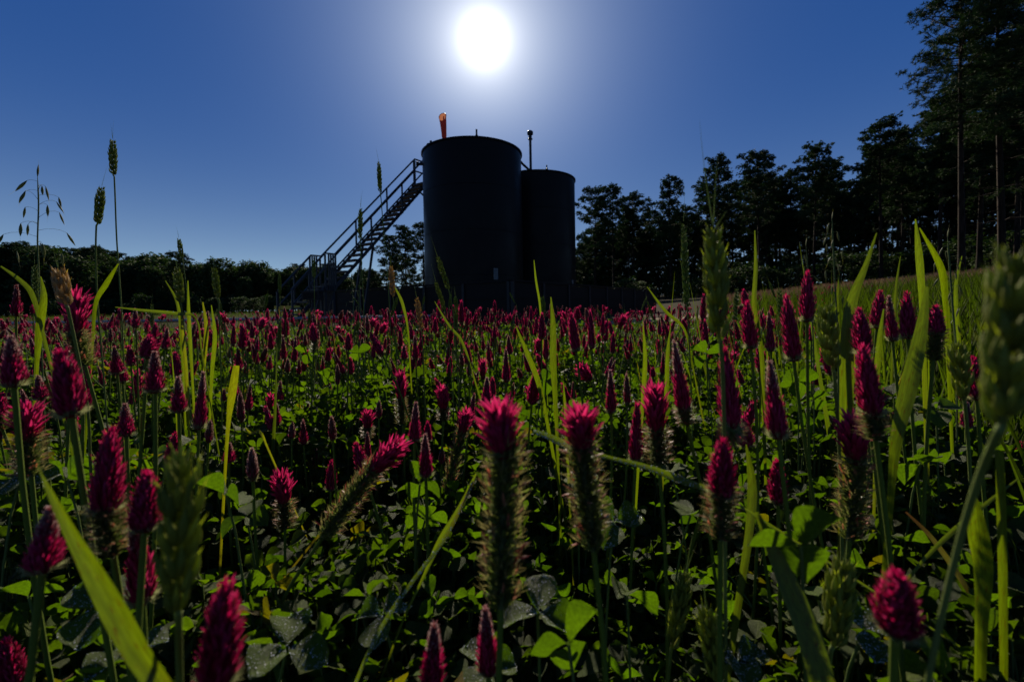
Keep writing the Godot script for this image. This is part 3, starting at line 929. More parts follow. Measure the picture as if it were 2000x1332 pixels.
# a head of unit shape: 16 mm wide and len long, foot at the origin; detail 2 near, 1 middle, 0 far
func head(kind: String, detail: int, seed_: int, length: float, apart = null) -> Array:   # [petals, calyx]
	rng.seed = seed_
	var petals := MB.new()
	var calyx := MB.new()
	var radius := 0.008
	var axis := PackedVector3Array()
	var rad := []
	for k in 8:
		axis.append(Vector3(0, length * k / 7.0, 0))
		rad.append(radius * profile(kind, k / 7.0) * (0.72 if k < 7 else 0.2))
	if kind != "S":
		petals.tube(axis, rad, 7 if detail > 0 else 5, Color(0.15, 0.0015, 0.016), Color(0.15, 0.0015, 0.016) if kind != "B" else Color(0.10, 0.065, 0.035))
	else:
		calyx.tube(axis, [0.0022, 0.0022, 0.002, 0.002], 6, Color(0.10, 0.14, 0.05))
	var count: int = [60, 150, 350][detail] if kind != "S" else [36, 80, 145][detail]
	if kind == "O": count = int(count * 0.42)
	for k in count:
		var t := (k + rf(0.1, 0.9)) / count
		var an := k * 2.39996 + rf(-0.25, 0.25)
		var out := Vector3(cos(an), 0, sin(an))
		var r := radius * profile(kind, t)
		var tone := rf(0.75, 1.2)
		if kind == "S" or (kind == "O" and t < 0.0):
			# a spent flower: green tube, five stiff bristles, a withered brown corolla
			var p := Vector3(0, length * t, 0) + out * 0.0018
			var d := (out * rf(0.75, 1.1) + Vector3.UP * rf(0.35, 0.8)).normalized()
			var g := Color(0.12, 0.155, 0.035) * rf(0.7, 1.3)
			floret(calyx, p, d, Vector3.UP, 0.0058, 0.0025, g, g * 1.2, 3)
			floret(calyx, p, d.rotated(out, 0.5), -Vector3.UP, 0.0054, 0.0022, g, g * 1.1, 3)
			for q in [2, 3, 4][detail]:
				var e := (d + Vector3(rf(-1, 1), rf(-1, 1), rf(-1, 1)) * 0.42).normalized()
				hair(calyx, p + d * 0.0048, e, rf(0.0028, 0.0078), 0.00042 if detail == 2 else 0.0006, Color(0.25, 0.22, 0.085) * rf(0.6, 1.25))
			if rf(0, 1) < 0.42:
				var b := Color(0.36, 0.075, 0.05).lerp(Color(0.32, 0.15, 0.08), rf(0, 1))
				floret(calyx, p + d * 0.0048, (d + Vector3(rf(-0.5, 0.5), rf(-0.6, 0.5), rf(-0.5, 0.5))).normalized(), Vector3.UP, rf(0.004, 0.0065), 0.0014, b, b * 1.2, 5 if detail == 2 else 3)
			continue
		var budding := (kind == "Y" and t > rf(0.50, 0.68)) or kind == "B" and t > rf(0.05, 0.4)
		var d := (Vector3.UP + out * lerpf(0.30, 0.08, t)).normalized()
		var len := rf(0.0064, 0.0098)
		var wide := rf(0.0012, 0.0017)
		var deep := Color(0.15, 0.0015, 0.016)
		var tip := Color(0.47, 0.010, 0.088)
		if kind == "O":
			var loose := t > 0.42
			d = (Vector3.UP * rf(0.7, 1.0) + out * (rf(0.22, 0.72) if loose else rf(0.12, 0.42))).normalized()
			len = rf(0.0095, 0.0140) if loose else rf(0.007, 0.010)
			tip = Color(0.62, 0.035, 0.16) if loose else Color(0.42, 0.010, 0.07)
			deep = Color(0.27, 0.004, 0.034)
		elif rf(0, 1) < 0.5:
			tip = Color(0.66, 0.045, 0.18)
		if budding:
			len *= 0.72
			wide = 0.0013
			tip = Color(0.27, 0.05, 0.08).lerp(Color(0.18, 0.085, 0.07), clampf((t - 0.6) * 2.0, 0.0, 1.0) if kind == "Y" else rf(0.3, 1.0))
			deep = Color(0.15, 0.012, 0.02) if kind == "Y" else Color(0.10, 0.065, 0.035)
		var lean := Vector3(rf(-1, 1), rf(-1, 1), rf(-1, 1)) * (0.16 if kind == "O" else 0.13)
		var p := Vector3(0, length * t * 0.985 - len * 0.45, 0) + out * maxf(0.0004, r - len * 0.36)
		if p.y < 0.0: p.y = rf(0.0, 0.001)
		if kind == "O": wide = rf(0.0019, 0.0027)
		if detail == 0: wide *= 1.9
		elif detail == 1: wide *= 1.35
		var dark := deep * tone
		var light := tip * tone
		dark.a = 1.0; light.a = 1.0
		if apart == null:
			floret(petals, p, (d + lean).normalized(), out, len, wide, dark, light, 5 if detail == 2 else 3)
		else:   # each petal of a near open head is a piece of its own
			var one := MB.new()
			floret(one, p, (d + lean).normalized(), out, len, wide, dark, light, 5)
			apart.append(one.mesh())
		# downy hairs stand out round the buds and at the foot
		var hairs: int = [1, 2, 4][detail] if budding or t < 0.16 else (1 if rf(0, 1) < 0.3 and detail > 0 else 0)
		for q in hairs:
			var e := (out + Vector3.UP * rf(0.2, 1.1) + Vector3(rf(-1, 1), rf(-1, 1), rf(-1, 1)) * 0.35).normalized()
			var o := p + d * len * rf(0.4, 0.95) if budding else p
			var low := t < 0.16 and not budding
			hair(calyx, o, e, rf(0.0045, 0.0075) if low else rf(0.0014, 0.0026), 0.00034 if detail == 2 else 0.0005, Color(0.34, 0.35, 0.18) if low else Color(0.52, 0.34, 0.35))
	# the green collar of the lowest calyces
	for k in ([6, 10, 16][detail] if kind != "S" else 0):
		var an: float = TAU * k / 10.0 + rf(-0.3, 0.3)
		var out := Vector3(cos(an), 0, sin(an))
		floret(calyx, Vector3.UP * 0.0003 + out * 0.001, (out * rf(0.7, 1.1) + Vector3.UP * rf(0.5, 1.0)).normalized(), Vector3.DOWN, rf(0.005, 0.008), 0.003, Color(0.09, 0.14, 0.045), Color(0.12, 0.16, 0.06), 3)
	return [petals.mesh(), calyx.mesh()]

func leaflet(mb: MB, base: Transform3D, len: float, wide: float, fold: float, cup: float, wave: float, col: Color, rows := 8) -> void:
	# obovate blade along -z of base, upper side +y; uv across and along for the veins
	var pts := PackedVector3Array()
	for r in rows:
		var t := float(r) / (rows - 1)
		var w := wide * 0.5 * pow(sin(PI * pow(clampf(t * 0.985 + 0.012, 0.0, 1.0), 1.35)), 0.62)
		for q in 7:
			var s := (q - 3) / 3.0
			var x := s * w
			var z := -t * len - (0.0 if r < rows - 1 else -absf(s) * len * 0.015)
			var y := absf(x) * fold - t * t * len * cup + sin(t * 7.0 + s * 2.0) * wave * len * absf(s)
			pts.append(base * Vector3(x, y, z))
	mb.grid(pts, 7, PackedColorArray([col]))

func trifoliate(seed_: int, size: float, rows := 6) -> MB:   # three leaflets round the origin, top +y
	rng.seed = seed_
	var mb := MB.new()
	for k in 3:
		var b := Basis(Vector3.UP, TAU / 3.0 * k + rf(-0.16, 0.16)) * Basis(Vector3.RIGHT, rf(-0.7, 0.75)) * Basis(Vector3.BACK, rf(-0.5, 0.5))
		var col := Color(0.125, 0.185, 0.014) * rf(0.85, 1.15)
		col.a = 1.0
		leaflet(mb, Transform3D(b, b * Vector3(0, 0, -0.001)), size * rf(0.92, 1.08), size * rf(0.80, 1.02), rf(0.05, 0.7), rf(-0.22, 0.4), rf(0.0, 0.10), col, rows)
	return mb

# beads of dew standing on a sheet: mesh is the sheet, count beads
func dew_on(m: ArrayMesh, count: int, size: float, parent: Node3D) -> void:
	var a := m.surface_get_arrays(0)
	var v: PackedVector3Array = a[Mesh.ARRAY_VERTEX]
	var n: PackedVector3Array = a[Mesh.ARRAY_NORMAL]
	var ix: PackedInt32Array = a[Mesh.ARRAY_INDEX]
	var mb := MB.new()
	for k in count:
		var f := (rng.randi() % (ix.size() / 3)) * 3
		var w := rf(0, 1)
		var u := rf(0, 1)
		var p := v[ix[f]].lerp(v[ix[f + 1]], w).lerp(v[ix[f + 2]], u)
		var up := n[ix[f]] * (1.0 if n[ix[f]].y >= 0.0 else -1.0)
		var r := size * rf(0.5, 1.0) * (1.8 if k % 9 == 0 else 1.0)
		var rows := PackedVector2Array()
		for q in 6:
			var an := PI * q / 5.0
			rows.append(Vector2(sin(an) * r, (0.55 - cos(an) * 0.75) * r))
		var y := up.normalized()
		var x := y.cross(Vector3(0.3, 0.2, 1)).normalized()
		mb.lathe(rows, 8, Color.WHITE, Transform3D(Basis(x, y, x.cross(y)), p))
	tag(part("dew_drops", mb.mesh(), M.dew, parent), "", "", "", "stuff")

func foliage_top(x: float, d: float) -> float:
	return 0.235 - 0.05 * clampf((0.6 - d) / 0.35, 0.0, 1.0) + 0.045 * sin(x * 5.1 + d * 3.3) * cos(d * 6.7 - x * 2.0) + 0.03 * sin(x * 13.0 - d * 9.0)

var head_shapes := {}
func shape_of(kind: String, detail: int, variant: int) -> Array:
	var key := "%s%d%d" % [kind, detail, variant]
	if not head_shapes.has(key):
		var keep := rng.state
		var lengths := {"R": 0.040, "Y": 0.040, "B": 0.030, "O": 0.024, "S": 0.040}
		head_shapes[key] = head(kind, detail, 500 + hash(key) % 1000, lengths[kind])
		rng.state = keep
	return head_shapes[key]

func axis_basis(up: Vector3, spin: float, sx: float, sy: float) -> Basis:
	var y := up.normalized()
	var x := y.cross(Vector3.BACK).normalized()
	var b := Basis(x, y, x.cross(y)) * Basis(Vector3.UP, spin)
	return Basis(b.x * sx, b.y * sy, b.z * sx)

const KIND_SIZE := {"R": 0.0160, "Y": 0.0145, "B": 0.0115, "O": 0.0200, "S": 0.0200}
const KIND_LONG := {"R": 0.040, "Y": 0.040, "B": 0.030, "O": 0.024, "S": 0.040}
const KIND_WORDS := {"R": "crimson clover head", "Y": "two-toned clover head", "B": "green-grey clover bud", "O": "open pink clover head", "S": "bristly spent clover head"}
var stands := []    # [x, z, reach] of what has been placed
var leaf_shapes := []

# one clover plant: head tip, head foot, foot of the spent part (or null), kind, width in metres
func clover(tip: Vector3, foot: Vector3, spent, kind: String, wide: float, detail: int, big := false) -> Node3D:
	var low: Vector3 = spent if spent != null else foot
	var lean := (low - tip if spent == null else low - foot).normalized()
	var drop := low.y - ground(low.x, low.z)
	var root := low + Vector3(lean.x * drop * 0.35 + rf(-0.15, 0.15) * drop, 0, lean.z * drop * 0.35 + rf(-0.12, 0.12) * drop)
	root.y = ground(root.x, root.z)
	var t := thing("clover_plant", "", "clover", root)
	var stem := MB.new()
	var line := curve3(root, low + lean * drop * 0.5, low, 7 if detail > 0 else 4)
	if foot != low:
		line.append(foot)
	var local := PackedVector3Array()
	for p in line: local.append(p - root)
	var thick := 0.00125 if detail < 2 else 0.0014
	stem.tube(local, [thick * 1.3, thick * 1.15, thick], 6 if detail > 0 else 4, Color(0.075, 0.105, 0.018), Color(0.10, 0.14, 0.022))
	if detail == 2:
		for k in 90:   # fine down on the stem
			var q := rf(0.3, 0.99) * (local.size() - 1)
			var p := local[int(q)].lerp(local[mini(int(q) + 1, local.size() - 1)], q - int(q))
			var an := rf(0, TAU)
			hair(stem, p, Vector3(cos(an), rf(-0.2, 0.5), sin(an)).normalized(), rf(0.0016, 0.003), 0.00022, Color(0.4, 0.42, 0.3))
	part("stem", stem.mesh(), M.stem, t)
	var s := wide / 0.0185
	if kind != "S":
		var long := maxf(tip.distance_to(foot), 0.008)
		var petals = [] if big and kind == "O" else null
		var keep := rng.state
		var sh := shape_of(kind, detail, rng.randi() % (3 if detail == 2 else 4)) if petals == null else head("O", 2, int(tip.x * 9000.0) + 77, KIND_LONG["O"], petals)
		rng.state = keep + 7
		var tr := Transform3D(axis_basis(tip - foot, rf(0, TAU), s, long / KIND_LONG[kind]), foot - root)
		var flower := part("flower_head", sh[0], M.petal, t, tr)
		if petals != null:
			for m in petals: part("petal", m, M.petal, flower)
		part("calyx", sh[1], M.hair, t, tr)
	if spent != null:
		var long := maxf(foot.distance_to(spent), 0.008)
		var sh := shape_of("S", detail, rng.randi() % 2)
		part("spent_calyces", sh[1], M.hair, t, Transform3D(axis_basis(foot - spent, rf(0, TAU), minf(s, 1.25), (long + 0.004) / KIND_LONG["S"]), spent - root))
	# one or two leaves from the stem
	if drop > 0.06:
		for k in 2 if detail > 0 else 1:
			var q := rf(0.35, 0.72) * (local.size() - 2)
			var from := local[int(q)]
			var an := rf(0, TAU)
			var out := Vector3(cos(an), rf(0.2, 0.8), sin(an)) * rf(0.015, 0.04)
			var pet := MB.new()
			pet.tube(curve3(from, from + out * 0.6 + Vector3.UP * 0.004, from + out, 3), [0.0009, 0.0007], 4, Color(0.10, 0.14, 0.04))
			var leaf := part("leaf_stalk", pet.mesh(), M.stem, t)
			part("leaf", pick(leaf_shapes), M.clover_leaf, leaf, Transform3D(leaf_turn().scaled(Vector3.ONE * rf(0.8, 1.1)), from + out))
	stands.append([root.x, root.z, 0.012])
	return t

func leaf_turn() -> Basis:
	# leaf faces turn roughly up and a little towards the sun
	var up := (Vector3.UP * rf(0.2, 0.9) + sun_from * rf(0.1, 1.6) + Vector3(rf(-1, 1), rf(-0.2, 0.4), rf(-1, 1)) * 0.75).normalized()
	return Basis(Quaternion(Vector3.UP, up)) * Basis(Vector3.UP, rf(0, TAU))

func across_word(px: float) -> String:
	if px < 240.0: return "near the left edge"
	if px < 500.0: return "left of the staircase"
	if px < 830.0: return "below the staircase"
	if px < 1025.0: return "below the front tank"
	if px < 1180.0: return "below the rear tank"
	if px < 1480.0: return "below the pine row"
	if px < 1740.0: return "before the right-hand pines"
	return "near the right edge"

func make_clover() -> void:
	for k in 16:
		leaf_shapes.append(trifoliate(300 + k, 0.0195).mesh())
	rng.seed = 401
	var placed := []
	for e in (HEADS + HEADS_B + HEADS_C).split(";", false):
		var a := e.split(" ", false)
		var kind := a[5]
		var w := float(a[4])
		var d := KIND_SIZE[kind] as float * F / w
		d *= rf(0.97, 1.03)
		var tip := P(float(a[0]), float(a[1]), d)
		var foot := P(float(a[2]), float(a[3]), d)
		foot += Vector3(0, 0, rf(-0.12, 0.12)) * foot.distance_to(tip)
		var spent = null
		if a.size() > 6:
			spent = P(float(a[6]), float(a[7]), d)
		var t := clover(tip, foot, spent, kind, KIND_SIZE[kind], 2 if w >= 24.0 else 1, w >= 48.0)
		placed.append([t, float(a[0]), (float(a[1]) + float(a[3])) / 2.0, kind, w])
	# more heads between and behind them, out to the far edge of the field
	var far := []
	var tries := 0
	var singles := 0
	var spots := []
	while spots.size() < 1700 and tries < 30000:
		tries += 1
		var d := sqrt(rf(0.24, 6.5)) if tries % 4 else sqrt(rf(9.0, 40.0))
		var px := rf(-60, 2060)
		if px > 1480.0 + d * 40.0 and (d > 1.1 or rf(0, 1) < 0.6): continue
		var top := minf(rf(0.28, 0.45), EYE + 0.0)
		var p := P(px, 600, d)
		var q := pixel(Vector3(p.x, top, p.z))
		if d < 1.0 and (q.y < 670.0 or q.y > 900.0 or rf(0, 1) < 0.2): continue
		var clear := true
		for s in stands:
			if absf(s[0] - p.x) < 0.03 and absf(s[1] - p.z) < 0.03:
				clear = false
				break
		if not clear: continue
		stands.append([p.x, p.z, 0.012])
		spots.append([d, p, top])
	spots.sort_custom(func(a, b): return a[0] < b[0])
	for s in spots:
		var kind: String = pick(["R", "R", "Y", "Y", "Y", "B", "O"])
		var size := rf(0.8, 1.0) + 0.5 * pow(rf(0, 1), 2.0)
		var g := ground(s[1].x, s[1].z)
		var tip := Vector3(s[1].x + rf(-0.008, 0.008), g + s[2], s[1].z + rf(-0.01, 0.01))
		var foot := tip + Vector3(rf(-0.016, 0.016), -KIND_LONG[kind] * size * rf(0.75, 1.1), rf(-0.012, 0.012))
		if singles < 110:
			singles += 1
			var t := clover(tip, foot, null, kind, KIND_SIZE[kind] * size, 1 if s[0] < 1.6 else 0)
			tag(t, {"R": "small red clover head among many in the middle of the field", "Y": "small two-toned clover head among many in the middle of the field", "B": "small green clover bud among many in the middle of the field", "O": "small clover head with open florets in the middle of the field"}[kind], "clover", "clover heads scattered through the middle of the field")
		else:
			far.append([tip, foot, kind, size])
	label_clover(placed)
	# the rest of the flowers at the back, too many and too small to part
	for kind in ["R", "Y", "B", "O"]:
		var sh := head(kind, 0, 900, KIND_LONG[kind])
		var stem := MB.new()
		stem.tube(PackedVector3Array([Vector3(0.01, -0.34, 0.01), Vector3(0.002, -0.15, 0), Vector3.ZERO]), [0.0014], 4, Color(0.10, 0.14, 0.04))
		var where := []
		for f in far:
			if f[2] == kind:
				where.append(Transform3D(axis_basis(f[0] - f[1], rf(0, TAU), f[3], f[0].distance_to(f[1]) / KIND_LONG[kind]), f[1]))
		if where.size():
			many("far_flower_heads", sh[0], M.petal, where, [], "the many small clover flowers at the back of the field", "clover")
			many("far_flower_calyces", sh[1], M.hair, where, [], "hairy calyces of the small clover flowers at the back", "clover")
			many("far_flower_stems", stem.mesh(), M.stem, where, [], "thin green stems of the clover flowers at the back", "clover")
	make_leaves()

func label_clover(placed: Array) -> void:
	# say what each head is and where it stands; count from the left only among those that would read alike
	var alike := {}
	for e in placed:
		var size := "big" if e[4] >= 45.0 else ("medium" if e[4] >= 20.0 else "small")
		var row := "above the field" if e[2] < 640.0 and e[4] >= 12.0 else ("at the back" if e[2] < 690.0 else ("mid-field" if e[2] < 850.0 else "in the foreground"))
		var text: String = "%s %s %s, %s" % [size, KIND_WORDS[e[3]], row, across_word(e[1])]
		if not alike.has(text): alike[text] = []
		alike[text].append(e)
	var order := ["leftmost", "second from left", "third from left", "fourth from left", "fifth from left", "sixth from left", "seventh from left", "eighth from left", "ninth from left", "tenth from left", "eleventh from left", "twelfth from left", "thirteenth from left", "fourteenth from left"]
	for text in alike:
		var row: Array = alike[text]
		row.sort_custom(func(a, b): return a[1] < b[1])
		for k in row.size():
			var t: Node3D = row[k][0]
			tag(t, text if row.size() == 1 else "%s, %s" % [text, order[mini(k, 13)]], "clover", "crimson clover plants in the field")

# leaves one can pick out: centre x y, leaflet size in pixels, depth, facing: L lit from behind, D dewy top seen, M between
const LEAVES := "1110 1255 78 0.215 L bright three-part leaf in the foreground right of the spent head;560 1265 75 0.24 D dewy grey-green leaf at the bottom, left of centre;440 965 58 0.33 L bright round leaf above the left foreground bud;1565 1065 95 0.2 L broad bright leaf under the bristly head at right;195 1185 70 0.26 D grey leaf with pale veins behind the long grass blade;55 1165 55 0.32 L bright leaf at the lower left edge;1225 1160 60 0.30 L bright folded leaf right of the spent foreground head;745 1200 62 0.28 D dewy rounded leaf below the leaning stem;820 945 48 0.36 L bright leaf beneath the tall two-toned head;1200 1020 55 0.31 D dark dewy leaf right of the second open head;1350 1005 50 0.33 M leaf in front of the red head at centre right;1050 1195 70 0.24 D frosted leaf standing upright behind the bright leaf;130 935 50 0.38 L bright leaf on the stem of the left clustered head;40 930 52 0.36 D grey leaf at the left edge;830 1015 44 0.42 L leaf beside the slanting grass stem;1560 745 34 0.55 L leaf pair below the tall leaning clover head;1590 780 34 0.55 L leaf behind the slim wheat stem at right;1800 905 48 0.38 L pale leaf near the right edge blades;1830 800 40 0.42 D dark leaf shading the right edge stems;1380 690 32 0.6 L bright leaf beside the big wheat ear;330 880 40 0.44 D grey leaf between the two left foreground heads;480 1010 45 0.4 D dull leaf right of the blurred wheat ear;1310 920 42 0.4 M leaf hanging by the dew-covered blade;1060 745 30 0.62 L small bright leaf under the central grass blades;950 1300 60 0.26 D leaf in shade at the bottom centre;250 1275 66 0.25 D dark leaf under the bright grass blade;1440 1290 60 0.25 D shaded leaf at the bottom right of centre;1690 1230 60 0.25 D shaded leaf beside the lower wheat ear;660 1120 40 0.38 M leaf at the node of the slanting stem;600 690 24 0.8 L small bright leaf below the staircase foot;640 740 26 0.75 L rounded leaf left of the middle grass;1290 790 30 0.62 L leaf under the long two-toned head;1130 950 40 0.42 D leaf behind the second open head;700 690 24 0.8 L tiny bright leaf below the staircase"

func make_leaves() -> void:
	rng.seed = 411
	for e in LEAVES.split(";", false):
		var a := e.split(" ", false, 5)
		var d := float(a[3])
		var c := P(float(a[0]), float(a[1]), d)
		var words := a[5]
		var root := c + Vector3(rf(-0.03, 0.03), 0, rf(-0.03, 0.01))
		root.y = ground(root.x, root.z)
		var t := thing("clover_shoot", words, "clover leaf", root, "clover leaves in the foreground")
		var size := float(a[2]) / F * d
		var up: Vector3
		var to_cam := (cam.position - c).normalized()
		match a[4]:
			"L": up = (sun_from * 1.0 - to_cam * 0.2 + Vector3.UP * rf(0.0, 0.5) + Vector3(rf(-0.6, 0.6), 0, 0)).normalized()
			"D": up = (Vector3.UP * 1.0 + to_cam * 0.35 + Vector3(rf(-0.35, 0.35), 0, rf(-0.2, 0.2))).normalized()
			_: up = (Vector3.UP + sun_from * 0.4 + Vector3(rf(-0.5, 0.5), 0, rf(-0.3, 0.3))).normalized()
		var b := Basis(Quaternion(Vector3.UP, up)) * Basis(Vector3.UP, rf(0, TAU))
		var pet := MB.new()
		pet.tube(curve3(Vector3.ZERO, (c - root) * Vector3(0.2, 0.8, 0.2), c - root, 5), [0.0011, 0.001, 0.0009], 6, Color(0.10, 0.14, 0.04))
		part("leaf_stalk", pet.mesh(), M.stem, t)
		for k in 3:
			var lb := b * Basis(Vector3.UP, TAU / 3.0 * k + rf(-0.2, 0.2)) * Basis(Vector3.RIGHT, rf(-0.35, 0.4)) * Basis(Vector3.BACK, rf(-0.2, 0.2))
			var mb := MB.new()
			var col := Color(0.125, 0.185, 0.014) * rf(0.9, 1.15)
			col.a = 1.0
			leaflet(mb, Transform3D(lb, c - root + lb * Vector3(0, 0, -0.001)), size * rf(0.95, 1.08), size * rf(0.9, 1.05), rf(0.15, 0.8), rf(-0.15, 0.4), rf(0.02, 0.09), col, 10)
			var lf := mb.mesh()
			part("leaflet", lf, M.clover_leaf, t)
			if a[4] == "D" and float(a[2]) > 50.0: dew_on(lf, 150, 0.00019, t)
	# the carpet of clover leaves, denser and lower than the flowers
	var where := []
	var tint := []
	for k in leaf_shapes.size():
		where.append([]); tint.append([])
	var stalk_at := []
	var beads := []
	var bands := [[0.13, 0.5, 4000], [0.5, 1.1, 8600], [1.1, 2.2, 10500], [2.2, 3.8, 6800], [3.8, 7.0, 8000]]
	for b in bands:
		for i in b[2]:
			var d := sqrt(rf(b[0] * b[0], b[1] * b[1]))
			var x := rf(-1.32, 1.32) * d + rf(-0.05, 0.05)
			var thin: float = clampf((x - 0.7 - d * 0.42) * 1.2, 0.0, 0.75)
			if rf(0, 1) < thin: continue
			var g := ground(x, -d)
			var top := foliage_top(x, d)
			var edge := clampf((7.0 - d) / 2.0, 0.3, 1.0)
			var h := top * edge * (1.0 - 0.72 * pow(rf(0, 1), 1.7)) + rf(-0.01, 0.02)
			var p := Vector3(x, g + maxf(0.02, h), -d)
			if p.distance_to(cam.position) < 0.15: continue
			var s := rf(0.58, 1.1) * (1.0 if d < 1.6 else 1.2)
			var v := rng.randi() % leaf_shapes.size()
			var turn := leaf_turn()
			where[v].append(Transform3D(turn.scaled(Vector3.ONE * s), p))
			if d < 1.0 and rf(0, 1) < 0.5:
				for q in 2:
					var an := rf(0, TAU)
					beads.append(Transform3D(turn.scaled(Vector3.ONE * rf(0.3, 0.7)), p + turn * (Vector3(cos(an), 0.0, sin(an)) * rf(0.003, 0.012) + Vector3.UP * rf(0.0, 0.002))))
			var tone := 0.5 + 0.75 * pow(rf(0, 1), 1.6)
			var hue := Color(tone * rf(0.9, 1.15), tone, tone * rf(0.8, 1.1))
			if rf(0, 1) < 0.02: hue = Color(2.4, 1.1, 0.9) * rf(0.6, 1.0)   # a leaf gone yellow
			hue.a = 1.0
			tint[v].append(hue)
			if d < 2.2:
				stalk_at.append(Transform3D(Basis(Vector3.UP, rf(0, TAU)).scaled(Vector3(1, h / 0.2, 1)), Vector3(x, g, -d)))
	var bead := MB.new()
	bead.lathe(PackedVector2Array([Vector2(0, -0.0001), Vector2(0.0003, 0.0), Vector2(0.00033, 0.0002), Vector2(0.0002, 0.00042), Vector2(0, 0.0005)]), 7, Color.WHITE)
	many("dew_beads", bead.mesh(), M.dew, beads, [], "beads of dew on the near clover leaves", "dew")
	for v in leaf_shapes.size():
		many("clover_foliage", leaf_shapes[v], M.clover_leaf, where[v], tint[v], "dense carpet of green clover leaves between the flowers", "clover foliage")
	var st := MB.new()
	st.tube(curve3(Vector3(0.03, 0, 0.01), Vector3(0.012, 0.12, 0), Vector3(0, 0.2, 0), 4), [0.0011, 0.0009, 0.0008], 4, Color(0.09, 0.12, 0.035))
	many("clover_leaf_stalks", st.mesh(), M.stem, stalk_at, [], "thin stalks beneath the clover leaves", "clover foliage")

# ------------------------------------------------------------------ wheat, oats, grass
func ear_spikelet(mb: MB, p: Vector3, up: Vector3, out: Vector3, size: float, col: Color, fine: bool) -> void:
	# three pointed husks opening upwards
	var side := up.cross(out).normalized()
	for k in 3:
		var d: Vector3 = (up * 1.0 + out * [0.30, 0.22, 0.22][k] + side * [0.0, 0.30, -0.30][k] + Vector3(rf(-1, 1), rf(-1, 1), rf(-1, 1)) * 0.08).normalized()
		var len: float = size * [1.18, 1.05, 1.05][k] * rf(0.92, 1.08)
		var base: Vector3 = p + out * size * 0.06 + side * size * [0.0, 0.12, -0.12][k]
		var line := PackedVector3Array()
		var rad := [0.08, 0.15, 0.165, 0.12, 0.055, 0.010]
		var radii := []
		for r in 6:
			var t := r / 5.0
			line.append(base + d * len * t + out * len * 0.08 * sin(t * PI))
			radii.append(rad[r] * size * 0.85)
		var cc := col * rf(0.85, 1.15)
		cc.a = 1.0
		mb.tube(line, radii, 7 if fine else 5, cc, cc * 1.25)
		if k == 0 or fine:   # the beak of the husk
			hair(mb, line[5] - d * len * 0.05, (d + out * 0.2).normalized(), size * rf(0.2, 0.5), size * 0.05, cc * 1.4)

func blade_mesh(pts: Array, facing: Vector3, fold: float, col: Color, origin: Vector3, tip_tint := Color(-1, 0, 0), twist := 0.0) -> ArrayMesh:
	# pts: Vector4 (place, width)
	var line := through(pts, 7)
	var p := PackedVector3Array()
	var cs := PackedColorArray()
	var n := line.size()
	for k in n:
		var q: Vector4 = line[k]
		var c := Vector3(q.x, q.y, q.z)
		var a: Vector4 = line[maxi(k - 1, 0)]
		var b: Vector4 = line[mini(k + 1, n - 1)]
		var along := Vector3(b.x - a.x, b.y - a.y, b.z - a.z).normalized()
		var side := along.cross(facing)
		side = side.normalized() if side.length() > 0.02 else Vector3.RIGHT
		side = side.rotated(along, twist * float(k) / n)
		var up := side.cross(along)
		var w := maxf(q.w, 0.0003)
		for s in [-0.5, -0.27, 0.0, 0.27, 0.5]:
			p.append(c + side * w * s + up * absf(s) * w * fold - origin)
			var t := float(k) / n
			cs.append(col if tip_tint.r < 0.0 else col.lerp(tip_tint, clampf((t - 0.72) * 5.0, 0.0, 1.0)))
	var mb := MB.new()
	mb.grid(p, 5, cs)
	return mb.mesh()

